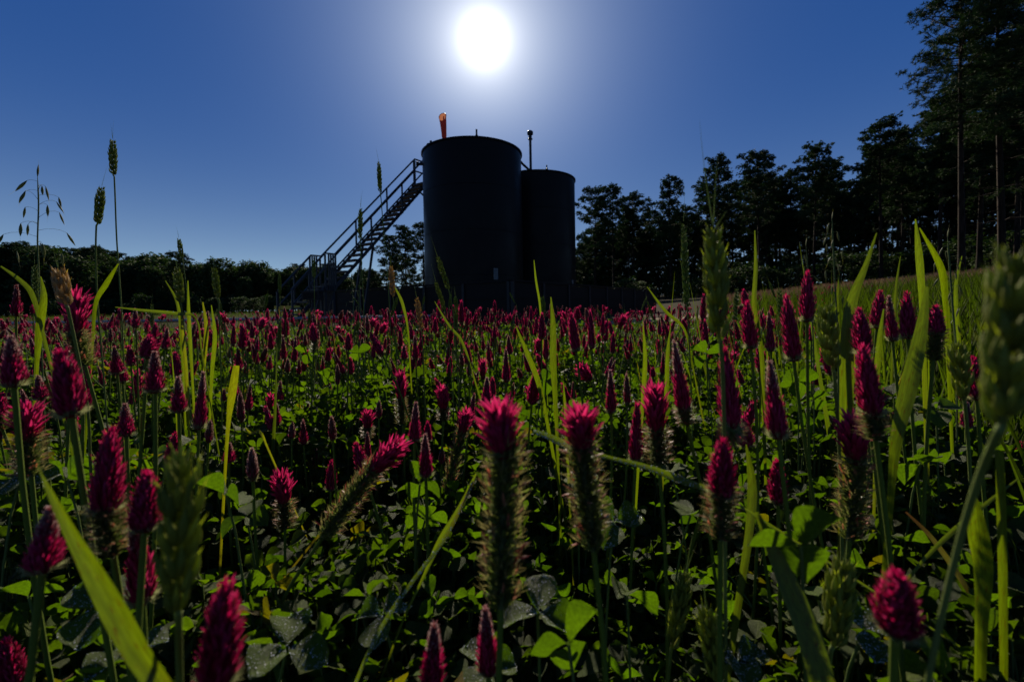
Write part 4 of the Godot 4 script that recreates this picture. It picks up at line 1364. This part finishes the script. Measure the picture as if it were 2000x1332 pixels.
# ear tip x y, ear foot x y, width, ear kind (W wheat, T tan, S slim), depth; stem pixels; awns; label
const EARS := [
	"219 268 220 342 14 W 0.66|222 345 227 470 236 600 240 700|2|tall upright wheat ear standing highest against the sky at left",
	"198 360 189 438 16 W 0.60|187 441 186 500 190 600 200 720|1|shorter wheat ear leaning right beside the tallest one at left",
	"739 312 742 376 10 W 0.9|743 379 748 440 757 540 762 640|1|wheat ear standing against the sky left of the staircase top",
	"704 402 703 468 10 W 0.9|703 471 706 520 709 580 712 660|2|wheat ear in front of the staircase handrail",
	"348 463 355 506 9 W 0.95|356 509 364 570 372 640 376 700|2|small wheat ear peeping above the left treeline",
	"344 520 352 592 17 W 0.55|353 595 360 660 366 740 372 820|3|awned wheat ear in front of the left treeline",
	"417 520 425 582 14 W 0.62|426 585 428 640 430 700 432 780|2|pale wheat ear right of the awned ear at left",
	"1393 432 1405 662 44 W 0.22|1408 668 1413 760 1416 900 1418 1250 1420 1420|9|large green wheat ear with long awns right of centre",
	"1335 425 1342 600 15 S 0.6|1343 603 1346 660 1350 740 1352 820|1|slim green ear left of the large long-awned ear",
	"1985 470 1958 830 80 W 0.1|1951 845 1915 930 1870 1080 1812 1340|0|blurred wheat ear close to the lens at the right edge",
	"357 870 345 1190 74 W 0.135|347 1200 349 1280 352 1400|0|blurred wheat ear close to the lens at lower left",
	"1652 1085 1628 1262 48 W 0.21|1624 1270 1620 1320 1616 1400|1|yellow-green wheat ear low in the right foreground",
	"1342 1110 1312 1265 34 W 0.28|1311 1270 1306 1330 1300 1400|5|small wheat ear with thin awns at the bottom, right of centre",
	"1378 1180 1402 1335 42 W 0.24|1404 1340 1406 1400|1|shaded wheat ear at the bottom beside the grass stems",
	"112 522 128 596 28 T 0.34|131 602 150 690 170 800 175 900|4|dry tan wheat ear at left beside an open clover head",
	"1613 590 1628 722 34 W 0.29|1630 728 1637 820 1642 920 1645 1050|0|green wheat ear in front of the leaning clover at right",
	"1868 665 1884 782 34 W 0.3|1886 788 1892 860 1898 960|1|pale wheat ear among the blades near the right edge",
	"545 532 546 574 7 S 1.1|546 577 547 620 548 660|0|thin ear left of the yellow rail",
	"763 515 767 580 12 T 0.75|768 583 771 640 774 700|2|straw-coloured ear left of the front tank's foot",
	"853 498 876 566 12 W 0.72|877 569 885 610 890 680|1|leaning wheat ear in front of the front tank",
	"850 548 868 606 10 W 0.75|869 609 874 640 878 690|1|second wheat ear just below the leaning one",
	"813 578 822 642 13 T 0.7|823 645 826 690 828 740|1|drooping straw ear below the front tank's left edge",
	"1059 578 1063 612 10 S 0.85|1063 615 1064 660 1066 720|0|small slim ear beside a blade below the rear tank",
	"612 505 613 543 8 S 1.0|613 546 614 600 616 650|0|slim ear in front of the staircase landing",
	"66 512 68 592 12 S 0.6|68 595 70 660 72 760|1|slim green ear below the oat panicle at left",
	"1522 560 1530 640 12 S 0.55|1530 643 1532 700 1534 800|1|slim ear between the tall clover heads at right",
	"1440 560 1436 625 10 S 0.6|1436 628 1434 700 1432 790|0|slim ear just right of the large wheat ear",
	"795 760 800 800 8 S 0.9|800 803 802 850 804 900|0|thin green ear in the middle of the field",
]

# pixels and widths along each blade, depth at its start and end, colour (G green, Y yellowing, D dewy, B brownish), label
const BLADES := [
	"72 905 6 88 940 13 138 1032 34 198 1132 60 266 1250 72 335 1362 64|0.15 0.125 L|broad bright grass blade crossing the lower left corner",
	"1478 1000 10 1530 1120 40 1572 1220 54 1608 1350 56|0.22 0.19 L|broad bright blade at the bottom right of centre",
	"1713 455 3 1692 518 13 1667 582 25 1656 650 31 1654 760 34 1650 900 26|0.36 0.36 G|wide blade with pointed tip rising right of the tall clovers",
	"1789 428 3 1796 500 17 1801 570 15 1804 650 12|0.42 0.42 G|upright pointed blade before the right-hand pines",
	"1797 445 3 1838 520 16 1846 570 13 1850 640 9|0.42 0.44 G|arching blade behind the upright pointed one at right",
	"1812 560 8 1800 650 30 1778 750 42 1752 860 30 1742 960 18|0.3 0.3 G|broad dark blade with lit edge right of the leaning clover",
	"1475 450 3 1477 520 10 1474 600 13 1488 690 12 1492 800 9|0.55 0.55 G|narrow blade against the pines left of the tall clover",
	"1727 603 3 1719 660 12 1714 722 14 1712 800 9|0.4 0.4 G|short yellow-green blade between the red clover heads at right",
	"1076 580 3 1081 640 17 1081 705 20 1086 800 13 1090 900 8|0.46 0.46 G|upright broad blade in the centre below the rear tank",
	"1008 638 3 1034 700 15 1052 748 15 1070 830 10|0.5 0.5 G|blade leaning left in the middle of the field",
	"1264 560 2 1300 608 10 1336 642 7 1350 700 5|0.7 0.7 G|thin blade arching from the end of the containment wall",
	"848 588 2 878 638 8 900 664 9 920 720 6|0.7 0.7 G|slanting bright blade below the front tank",
	"224 600 2 282 607 9 345 613 11 380 620 6 392 680 5|0.55 0.55 G|nearly level blade crossing the pipe at left",
	"230 515 3 206 555 13 187 588 10 180 660 7|0.55 0.55 G|short bright blade beside the two tall wheat stems",
	"1042 843 10 1068 852 22 1108 870 26 1180 892 14 1260 912 18 1335 940 24 1420 972 10|0.26 0.26 D|dew-covered blade bending level across the right of centre",
	"768 556 2 784 588 9 796 640 5 800 700 4|0.8 0.8 G|short curved blade beside the straw-coloured ear",
	"461 714 16 453 765 21 446 818 12 440 900 8|0.42 0.42 Y|broken yellow blade stub in the left half of the field",
	"395 590 3 402 640 11 398 700 10 392 780 8|0.6 0.6 Y|yellowing blade beside the pale wheat ear at left",
	"930 925 6 900 990 17 858 1060 19 828 1125 10 780 1230 8|0.28 0.28 G|bright blade running along the slanting stem, left of centre",
	"1458 868 4 1470 950 25 1464 1040 22 1440 1200 19 1420 1345 16|0.3 0.28 G|long green blade standing at the bottom right of the red head",
	"1903 958 6 1912 1040 44 1922 1110 40 1918 1240 26|0.24 0.24 G|wide hanging blade low at the right edge",
	"1953 880 18 1957 1000 20 1960 1160 18 1962 1350 16|0.24 0.24 G|thick upright grass stem at the lower right edge",
	"0 520 4 35 545 10 60 572 12 80 640 8|0.5 0.5 G|drooping blade at the left edge above the clover",
	"78 540 3 84 580 14 76 640 18 70 720 9|0.5 0.5 G|upright blade behind the slim ear at left",
	"1043 508 2 1047 548 6 1054 590 6 1060 660 5|0.8 0.8 G|slim upright blade before the rear tank",
	"322 548 2 344 588 7 352 640 8 356 720 6|0.62 0.62 G|leaning blade left of the awned wheat ear",
	"366 548 2 368 620 9 372 690 8 376 760 6|0.62 0.62 G|upright blade right of the awned wheat ear",
	"412 596 2 419 655 11 414 720 10 410 800 7|0.55 0.55 G|broad bright blade left of the pale wheat ear",
	"352 610 2 356 660 9 362 720 9 366 800 6|0.55 0.55 Y|short yellow blade at the foot of the awned ear",
	"1640 535 2 1636 600 9 1640 680 11 1650 800 8|0.5 0.5 G|narrow blade left of the wide pointed blade",
	"1310 640 2 1304 690 9 1302 750 10 1298 840 7|0.55 0.55 G|blade standing left of the long two-toned head",
	"1256 630 2 1260 700 12 1256 780 12 1250 860 8|0.5 0.5 G|upright blade above the pair of open heads",
	"1100 745 2 1103 800 13 1106 860 12 1110 930 8|0.42 0.42 G|short blade behind the second open head",
	"1935 1230 5 1890 1150 16 1820 1050 14 1770 1000 6|0.3 0.34 B|brownish withered blade slanting at lower right",
	"1990 935 4 1920 990 10 1860 1040 12 1800 1100 8|0.3 0.3 G|pale stem-like blade crossing the thick stem at right",
	"690 1345 12 745 1225 14 810 1130 13 870 1050 11 925 940 9|0.24 0.28 D|hairy dew-beaded stem slanting across the foreground",
	"1880 500 2 1868 560 8 1872 640 9 1880 720 7|0.6 0.6 G|grass blade rising before the hill at right",
	"1760 500 2 1752 560 7 1748 640 9 1744 720 7|0.6 0.6 G|thin blade left of the upright pointed one",
	"690 1000 3 672 1010 8 640 1030 10 610 1060 6|0.4 0.4 B|short withered blade beside the leaning open head",
	"478 835 2 490 846 8 505 842 8 520 870 5|0.5 0.5 Y|small yellow blade curled beside the left clover heads",
]

func to_ground(before: Vector3, last: Vector3) -> Vector3:   # where a stalk that goes on as it ends would reach the ground
	var dir := (last - before).normalized()
	dir.y = minf(dir.y, -0.5)
	var drop := maxf(last.y, 0.01)
	var q := last + dir * (drop / -dir.y) * Vector3(0.8, 1, 0.8)
	q.y = ground(q.x, q.z)
	return q

func make_ear(e: String) -> void:
	var f := e.split("|")
	var a := f[0].split(" ")
	var d := float(a[6])
	var tip := P(float(a[0]), float(a[1]), d)
	var foot := P(float(a[2]), float(a[3]), d)
	var w := float(a[4]) / F * d
	var slim := a[5] == "S"
	var col := Color(0.19, 0.215, 0.034)
	if a[5] == "T": col = Color(0.40, 0.26, 0.12)
	elif slim: col = Color(0.125, 0.17, 0.035)
	var s := f[1].split(" ")
	var line := PackedVector3Array([foot])
	for k in s.size() / 2:
		line.append(P(float(s[k * 2]), float(s[k * 2 + 1]), d + 0.012 * k))
	line.append(to_ground(line[-2], line[-1]))
	var root := line[-1]
	root.y = ground(root.x, root.z)
	var t := thing("wheat_stalk" if not slim else "grass_stalk", f[3], "wheat" if not slim else "grass", root, "wheat and grass ears above the clover")
	var st := MB.new()
	var pts := []
	for p in line: pts.append(Vector4(p.x, p.y, p.z, 0))
	var smooth := PackedVector3Array()
	for q in through(pts, 5): smooth.append(Vector3(q.x, q.y, q.z) - root)
	st.tube(smooth, [clampf(w * 0.09, 0.0006, 0.0011)], 8, Color(0.13, 0.17, 0.05))
	part("stem", st.mesh(), M.stem, t)
	var up := (tip - foot).normalized()
	var len := tip.distance_to(foot)
	var out := up.cross(Vector3(rf(-0.5, 0.5), 0, 1)).normalized()
	out = out.rotated(up, rf(0.3, 0.8) * (1.0 if rf(0, 1) < 0.5 else -1.0))
	var big := float(a[4]) >= 30.0
	var count := clampi(roundi(len / (w * (0.20 if not big else 0.24))), 12, 44)
	var joined := MB.new()
	joined.tube(PackedVector3Array([foot - root, tip - root - up * len * 0.08]), [w * 0.09, w * 0.05], 6, col * 0.8)
	for k in count:
		var q := (k + 0.3) / count
		var o := out.rotated(up, [0.0, PI, PI * 0.5, PI * 1.5][k % 4] + rf(-0.25, 0.25))
		var taper := (0.62 + 0.38 * sin(minf(1.0, q * 1.7 + 0.25) * PI * 0.5)) * (1.0 - 0.5 * maxf(0.0, q - 0.62) / 0.38)
		var size := w * (0.92 if big else 0.80) * taper
		var p := foot.lerp(tip, q * 0.9) - root
		var mb := joined
		if big: mb = MB.new()
		ear_spikelet(mb, p + o * w * (0.11 if not big else 0.09), up, (o + Vector3(rf(-1, 1), rf(-1, 1), rf(-1, 1)) * 0.2).normalized(), size, col * rf(0.85, 1.15), big)
		if big: part("spikelet", mb.mesh(), M.husk, t)
	part("ear", joined.mesh(), M.husk, t)
	for k in int(f[2]):
		var mb := MB.new()
		var q := rf(0.55, 1.0) if k > 1 else 1.0
		var from := foot.lerp(tip, q * 0.96) - root
		var reach: float = len * (([0.92, 0.58, 0.2][k] if k < 3 else rf(0.08, 0.2)) if big and a[6] == "0.22" else rf(0.3, 0.6))
		var dir := (up + out * rf(-0.16, 0.16) + Vector3(rf(-1, 1), 0, rf(-1, 1)) * 0.07).normalized()
		if k > 2 and big: dir = (up * 0.8 + out * rf(-0.8, 0.8)).normalized()
		mb.tube(curve3(from, from + dir * reach * 0.5, from + dir * reach + out * reach * rf(-0.06, 0.06), 5), [w * 0.028, w * 0.024, w * 0.018, w * 0.012, w * 0.008, w * 0.003], 4, Color(0.30, 0.33, 0.15))
		part("awn", mb.mesh(), M.husk, t)

func make_blade(e: String) -> void:
	var f := e.split("|")
	var a := f[0].split(" ")
	var m := f[1].split(" ")
	var n := a.size() / 3
	var pts := []
	for k in n:
		var d := lerpf(float(m[0]), float(m[1]), float(k) / (n - 1))
		var p := P(float(a[k * 3]), float(a[k * 3 + 1]), d)
		pts.append(Vector4(p.x, p.y, p.z, float(a[k * 3 + 2]) * (0.85 if m[2] == "L" else 0.66) / F * d))
	var lowest: Vector4 = pts[-1] if pts[-1].y < pts[0].y else pts[0]
	var next: Vector4 = pts[-2] if lowest == pts[-1] else pts[1]
	var root := Vector3(lowest.x, ground(lowest.x, lowest.z), lowest.z)
	if lowest.y - root.y > 0.03:
		root = to_ground(Vector3(next.x, next.y, next.z), Vector3(lowest.x, lowest.y, lowest.z))
		var foot := Vector4(root.x, root.y, root.z, lowest.w * 0.5)
		if lowest == pts[-1]: pts.append(foot)
		else: pts.push_front(foot)
	var t := thing("grass_plant", f[2], "grass", root, "single grass blades among the clover")
	var col := Color(0.20, 0.235, 0.015) * rf(0.75, 1.15)
	col.a = 1.0
	var end := Color(0.20, 0.14, 0.04) if rf(0, 1) < 0.35 else Color(-1, 0, 0)
	match m[2]:
		"Y": col = Color(0.34, 0.31, 0.02); end = Color(0.36, 0.20, 0.05)
		"B": col = Color(0.15, 0.11, 0.035); end = Color(0.26, 0.10, 0.04)
	var mid: Vector4 = pts[1]
	var facing := (cam.position - Vector3(mid.x, mid.y, mid.z)).normalized()
	facing = (facing + Vector3(rf(-0.4, 0.4), 0.2 if m[2] != "D" else 0.9, 0)).normalized()
	if m[2] == "L": facing = (facing * 0.4 - sun_from).normalized()
	var sheet := blade_mesh(pts, facing, rf(0.12, 0.35), col, root, end, rf(-0.25, 0.25))
	part("blade", sheet, M.blade, t)
	if m[2] == "D": dew_on(sheet, 300, 0.00024, t)

# oat panicles: stem pixels from the tip down, depth, side reach in pixels, number of spikelets, label
const OATS := [
	"72 345 74 400 72 475 76 560 80 680|0.62 46 19|wild oat panicle with drooping spikelets against the sky at left",
	"1626 428 1628 480 1632 560 1638 680|0.5 17 18|green oat panicle before the pines right of the tall clover",
	"1852 465 1856 520 1862 600 1870 720|0.5 22 14|oat panicle left of the grassy hill at right",
	"686 545 690 600 692 660 694 720|0.85 17 13|pale oat panicle below the staircase",
	"706 520 702 560 700 620 700 690|0.95 12 9|small oat panicle in front of the staircase foot",
	"1575 480 1580 540 1586 600 1590 700|0.55 12 8|slender oat stalk beside the tallest clover head",
]

func make_oat(e: String) -> void:
	var f := e.split("|")
	var a := f[0].split(" ")
	var m := f[1].split(" ")
	var d := float(m[0])
	var pts := []
	for k in a.size() / 2:
		var p := P(float(a[k * 2]), float(a[k * 2 + 1]), d)
		pts.append(Vector4(p.x, p.y, p.z, 0))
	var root := Vector3(pts[-1].x, ground(pts[-1].x, pts[-1].z), pts[-1].z)
	pts.append(Vector4(root.x, root.y, root.z, 0))
	var t := thing("oat_stalk", f[2], "oats", root, "wild oats in the field")
	var smooth := PackedVector3Array()
	for q in through(pts, 6): smooth.append(Vector3(q.x, q.y, q.z) - root)
	var st := MB.new()
	st.tube(smooth, [0.0003, 0.0005, 0.0007, 0.0009], 6, Color(0.10, 0.13, 0.05))
	part("stem", st.mesh(), M.stem, t)
	var reach := float(m[1]) / F * d
	var count := int(m[2])
	var upper := 14
	for k in count:
		var q := float(k) / count
		var from := smooth[mini(int(q * upper) + (1 if k else 0), smooth.size() - 2)]
		var an := k * 2.4 + rf(-0.5, 0.5)
		var out := Vector3(cos(an), 0, sin(an) * 0.7)
		var r := reach * (0.35 + 0.75 * sin(q * PI * 0.8 + 0.2)) * rf(0.5, 1.1) if k else 0.0
		var end := from + out * r + Vector3.UP * r * rf(-0.15, 0.35)
		if k:
			var th := MB.new()
			th.tube(curve3(from, from + (end - from) * 0.6 + Vector3.UP * r * 0.25, end, 4), [0.0003, 0.00022], 3, Color(0.14, 0.17, 0.07))
			part("branch", th.mesh(), M.stem, t)
		var mb := MB.new()
		var hang := (Vector3.DOWN + out * rf(-0.1, 0.5) + Vector3(rf(-1, 1), 0, rf(-1, 1)) * 0.25).normalized()
		if k == 0: hang = Vector3(0.1, 0.9, 0).normalized()
		var len := rf(0.015, 0.021) * clampf(reach / 0.03, 0.55, 1.0)
		var side := hang.cross(Vector3(rf(-1, 1), 0.2, rf(-1, 1))).normalized()
		for s in [-1.0, 1.0]:
			var g := PackedVector3Array()
			for r2 in 5: g.append(end + hang * len * r2 / 4.0 + side * s * len * 0.04 * sin(r2 / 4.0 * PI * 0.9))
			mb.tube(g, [0.0003, len * 0.055, len * 0.065, len * 0.04, 0.0001], 5, Color(0.14, 0.16, 0.07), Color(0.22, 0.22, 0.11))
		hair(mb, end + hang * len * 0.7, hang, len * 0.9, 0.0003, Color(0.22, 0.2, 0.1))
		part("spikelet", mb.mesh(), M.husk, t)

func make_wheat_and_grass() -> void:
	rng.seed = 501
	for e in EARS: make_ear(e)
	for e in BLADES: make_blade(e)
	for e in OATS: make_oat(e)
	# thin ears of wild grass standing among the flowers
	for k in 46:
		var px := rf(20, 1980)
		var d := rf(0.75, 2.0)
		var y := rf(565, 640) - (20.0 if px > 1300.0 else 0.0)
		var lean := rf(-14, 14)
		var w := rf(0.006, 0.009) / d * F
		var long := rf(0.035, 0.06) / d * F
		make_ear("%f %f %f %f %f S %f|%f %f %f %f|%d|thin ear of wild grass among the flowers, %s" % [px, y, px - lean, y + long, w, d, px - lean * 1.2, y + long + 2.0, px - lean * 1.6, y + long * 2.2, rng.randi() % 3, across_word(px)])
	# single blades and thin stalks between them, mostly at right
	for k in 190:
		var right := k % 10 < 7
		var px := rf(1300, 2040) if right else rf(-40, 1290)
		var d := sqrt(rf(0.14, 2.6 if right else 5.0))
		var p := P(px, 600, d)
		var top := rf(0.34, 0.56) if right else rf(0.28, 0.47)
		p.y = ground(p.x, p.z)
		var q := pixel(Vector3(p.x, p.y + top, p.z))
		if d < 0.5 and q.y < 560.0: continue
		if px < 1250.0 and px > 820.0 and q.y < 600.0: top = 0.4
		var lean := Vector3(rf(-0.1, 0.1), top, rf(-0.08, 0.08))
		var bend := Vector3(rf(-0.06, 0.06), -rf(0.0, 0.06), rf(-0.05, 0.05))
		var w := rf(0.0022, 0.0065)
		var pts := [Vector4(p.x, p.y, p.z, w * 0.5)]
		for s in [0.35, 0.7, 1.0]:
			var o: Vector3 = p + lean * s + bend * s * s
			pts.append(Vector4(o.x, o.y, o.z, w * [1.0, 0.8, 0.04][[0.35, 0.7, 1.0].find(s)]))
		var col := Color(0.18, 0.215, 0.017) * rf(0.6, 1.15) if rf(0, 1) > 0.1 else Color(0.26, 0.2, 0.05)
		col.a = 1.0
		var t := thing("grass_plant", "loose grass blade growing up through the clover, " + across_word(px), "grass", p, "loose grass blades through the field")
		part("blade", blade_mesh(pts, Vector3(rf(-1, 1), 0.1, rf(-0.3, 1)).normalized(), rf(0.1, 0.4), col, p, Color(-1, 0, 0), rf(-1.2, 1.2)), M.blade, t)

func make_far_plants() -> void:
	# the grass that closes the field at right and climbs the hill, and tufts along its far edge
	rng.seed = 601
	var shapes := []
	for k in 6:
		var pts := []
		var bend := Vector3(rf(-0.18, 0.18), 0, rf(-0.18, 0.18))
		for s in 5:
			var q := s / 4.0
			pts.append(Vector4(bend.x * q * q, q - 0.12 * q * q * bend.length() * 3.0, bend.z * q * q, 0.02 * [0.7, 1.0, 0.85, 0.5, 0.03][s]))
		shapes.append(blade_mesh(pts, Vector3(rf(-1, 1), 0, rf(-1, 1)).normalized(), 0.25, Color(0.13, 0.185, 0.024), Vector3.ZERO, Color(-1, 0, 0), rf(-1, 1)))
	var where := []
	var tint := []
	for k in 6:
		where.append([]); tint.append([])
	for k in 40000:
		var d := 0.35 + pow(rf(0, 1), 2.1) * 27.0
		var x := rf(-0.2, 1.5) * d + 0.2
		var share := clampf((x - 0.30 - d * 0.40) * (2.2 / (0.6 + d * 0.25)), 0.0, 1.0)
		if d > 6.5 and x < 8.5 and x < 3.2 + (d - 6.5) * 0.42: continue
		if rf(0, 1) > share * (0.55 if d < 1.2 else 1.0) or rf(9, 17) < d: continue
		var h := rf(0.24, 0.56) * (1.0 if d > 1.0 else 0.75)
		var dry := clampf((d - 9.0) / 8.0, 0.0, 1.0) * rf(0, 1)
		var v := rng.randi() % 6
		where[v].append(Transform3D(Basis(Vector3.UP, rf(0, TAU)).scaled(Vector3(h * 0.9 * (1.0 + d * 0.07), h, h * 0.9 * (1.0 + d * 0.07))), Vector3(x, ground(x, -d) - 0.01, -d)))
		var g := rf(0.22, 0.85)
		tint[v].append(Color(g, g, g).lerp(Color(2.2 * g, 1.0 * g, 1.5 * g), dry))
	for k in 5200:   # left and centre, along the back of the clover and over the rough ground
		var d := rf(4.6, 9.0) if k % 3 else rf(16, 60)
		var x := rf(-1.35, 0.25) * d if k % 3 else rf(-1.4, -0.45) * d
		if d < 9.0 and x > -2.0 and d > 6.6: continue
		if d < 9.0 and rf(0, 1) < 0.45: continue
		var h := rf(0.08, 0.26)
		var v := rng.randi() % 6
		where[v].append(Transform3D(Basis(Vector3.UP, rf(0, TAU)).scaled(Vector3(h * 1.6, h, h * 1.6) * (1.0 + d * 0.02)), Vector3(x, ground(x, -d) - 0.01, -d)))
		var g := rf(0.7, 1.2)
		tint[v].append(Color(g, g, g))
	for k in 16000:
		var d := 7.2 + pow(rf(0, 1), 1.3) * 45.0
		var x := rf(-1.4, 0.1) * d
		if x > -1.6 - (d - 11.0) * 0.2 and d > 9.5: continue
		var h := rf(0.06, 0.17) * (1.0 + d * 0.012)
		var v := rng.randi() % 6
		where[v].append(Transform3D(Basis(Vector3.UP, rf(0, TAU)).scaled(Vector3(h * 2.4, h, h * 2.4) * (1.0 + d * 0.02)), Vector3(x, ground(x, -d) - 0.01, -d)))
		var g := rf(0.35, 0.8)
		tint[v].append(Color(g, g, g))
	var dry_where := []
	var dry_tint := []
	for k in 17000:
		var d := rf(12.0, 36.0)
		var x := rf(0.48, 1.4) * d
		if d < 14.0 and x < d * 0.7: continue
		var h := rf(0.3, 0.62)
		dry_where.append(Transform3D(Basis(Vector3.UP, rf(0, TAU)).scaled(Vector3(h * 1.3, h, h * 1.3)), Vector3(x, ground(x, -d) - 0.01, -d)))
		var g := rf(0.5, 1.2)
		dry_tint.append(Color(g, g, g))
	var straw := MB.new()
	straw.tube(PackedVector3Array([Vector3.ZERO, Vector3(0.01, 0.5, 0), Vector3(0.03, 0.8, 0.01)]), [0.006, 0.005, 0.004], 4, Color(0.16, 0.13, 0.05))
	for k in 16:   # a loose seed head
		var p := Vector3(0.03, 0.66 + 0.021 * k, 0.01) + Vector3(rf(-1, 1), 0, rf(-1, 1)) * 0.035
		hair(straw, p, Vector3(rf(-0.6, 0.6), 1, rf(-0.6, 0.6)).normalized(), 0.09, 0.022, Color(0.15, 0.105, 0.07))
	many("hill_grass", straw.mesh(), M.dry_grass, dry_where, dry_tint, "reddish dry grass on the hill below the pines at right", "grass")
	for v in 6:
		many("field_grass", shapes[v], M.grass, where[v], tint[v], "tall green grass closing the field and climbing the hill at right", "grass")
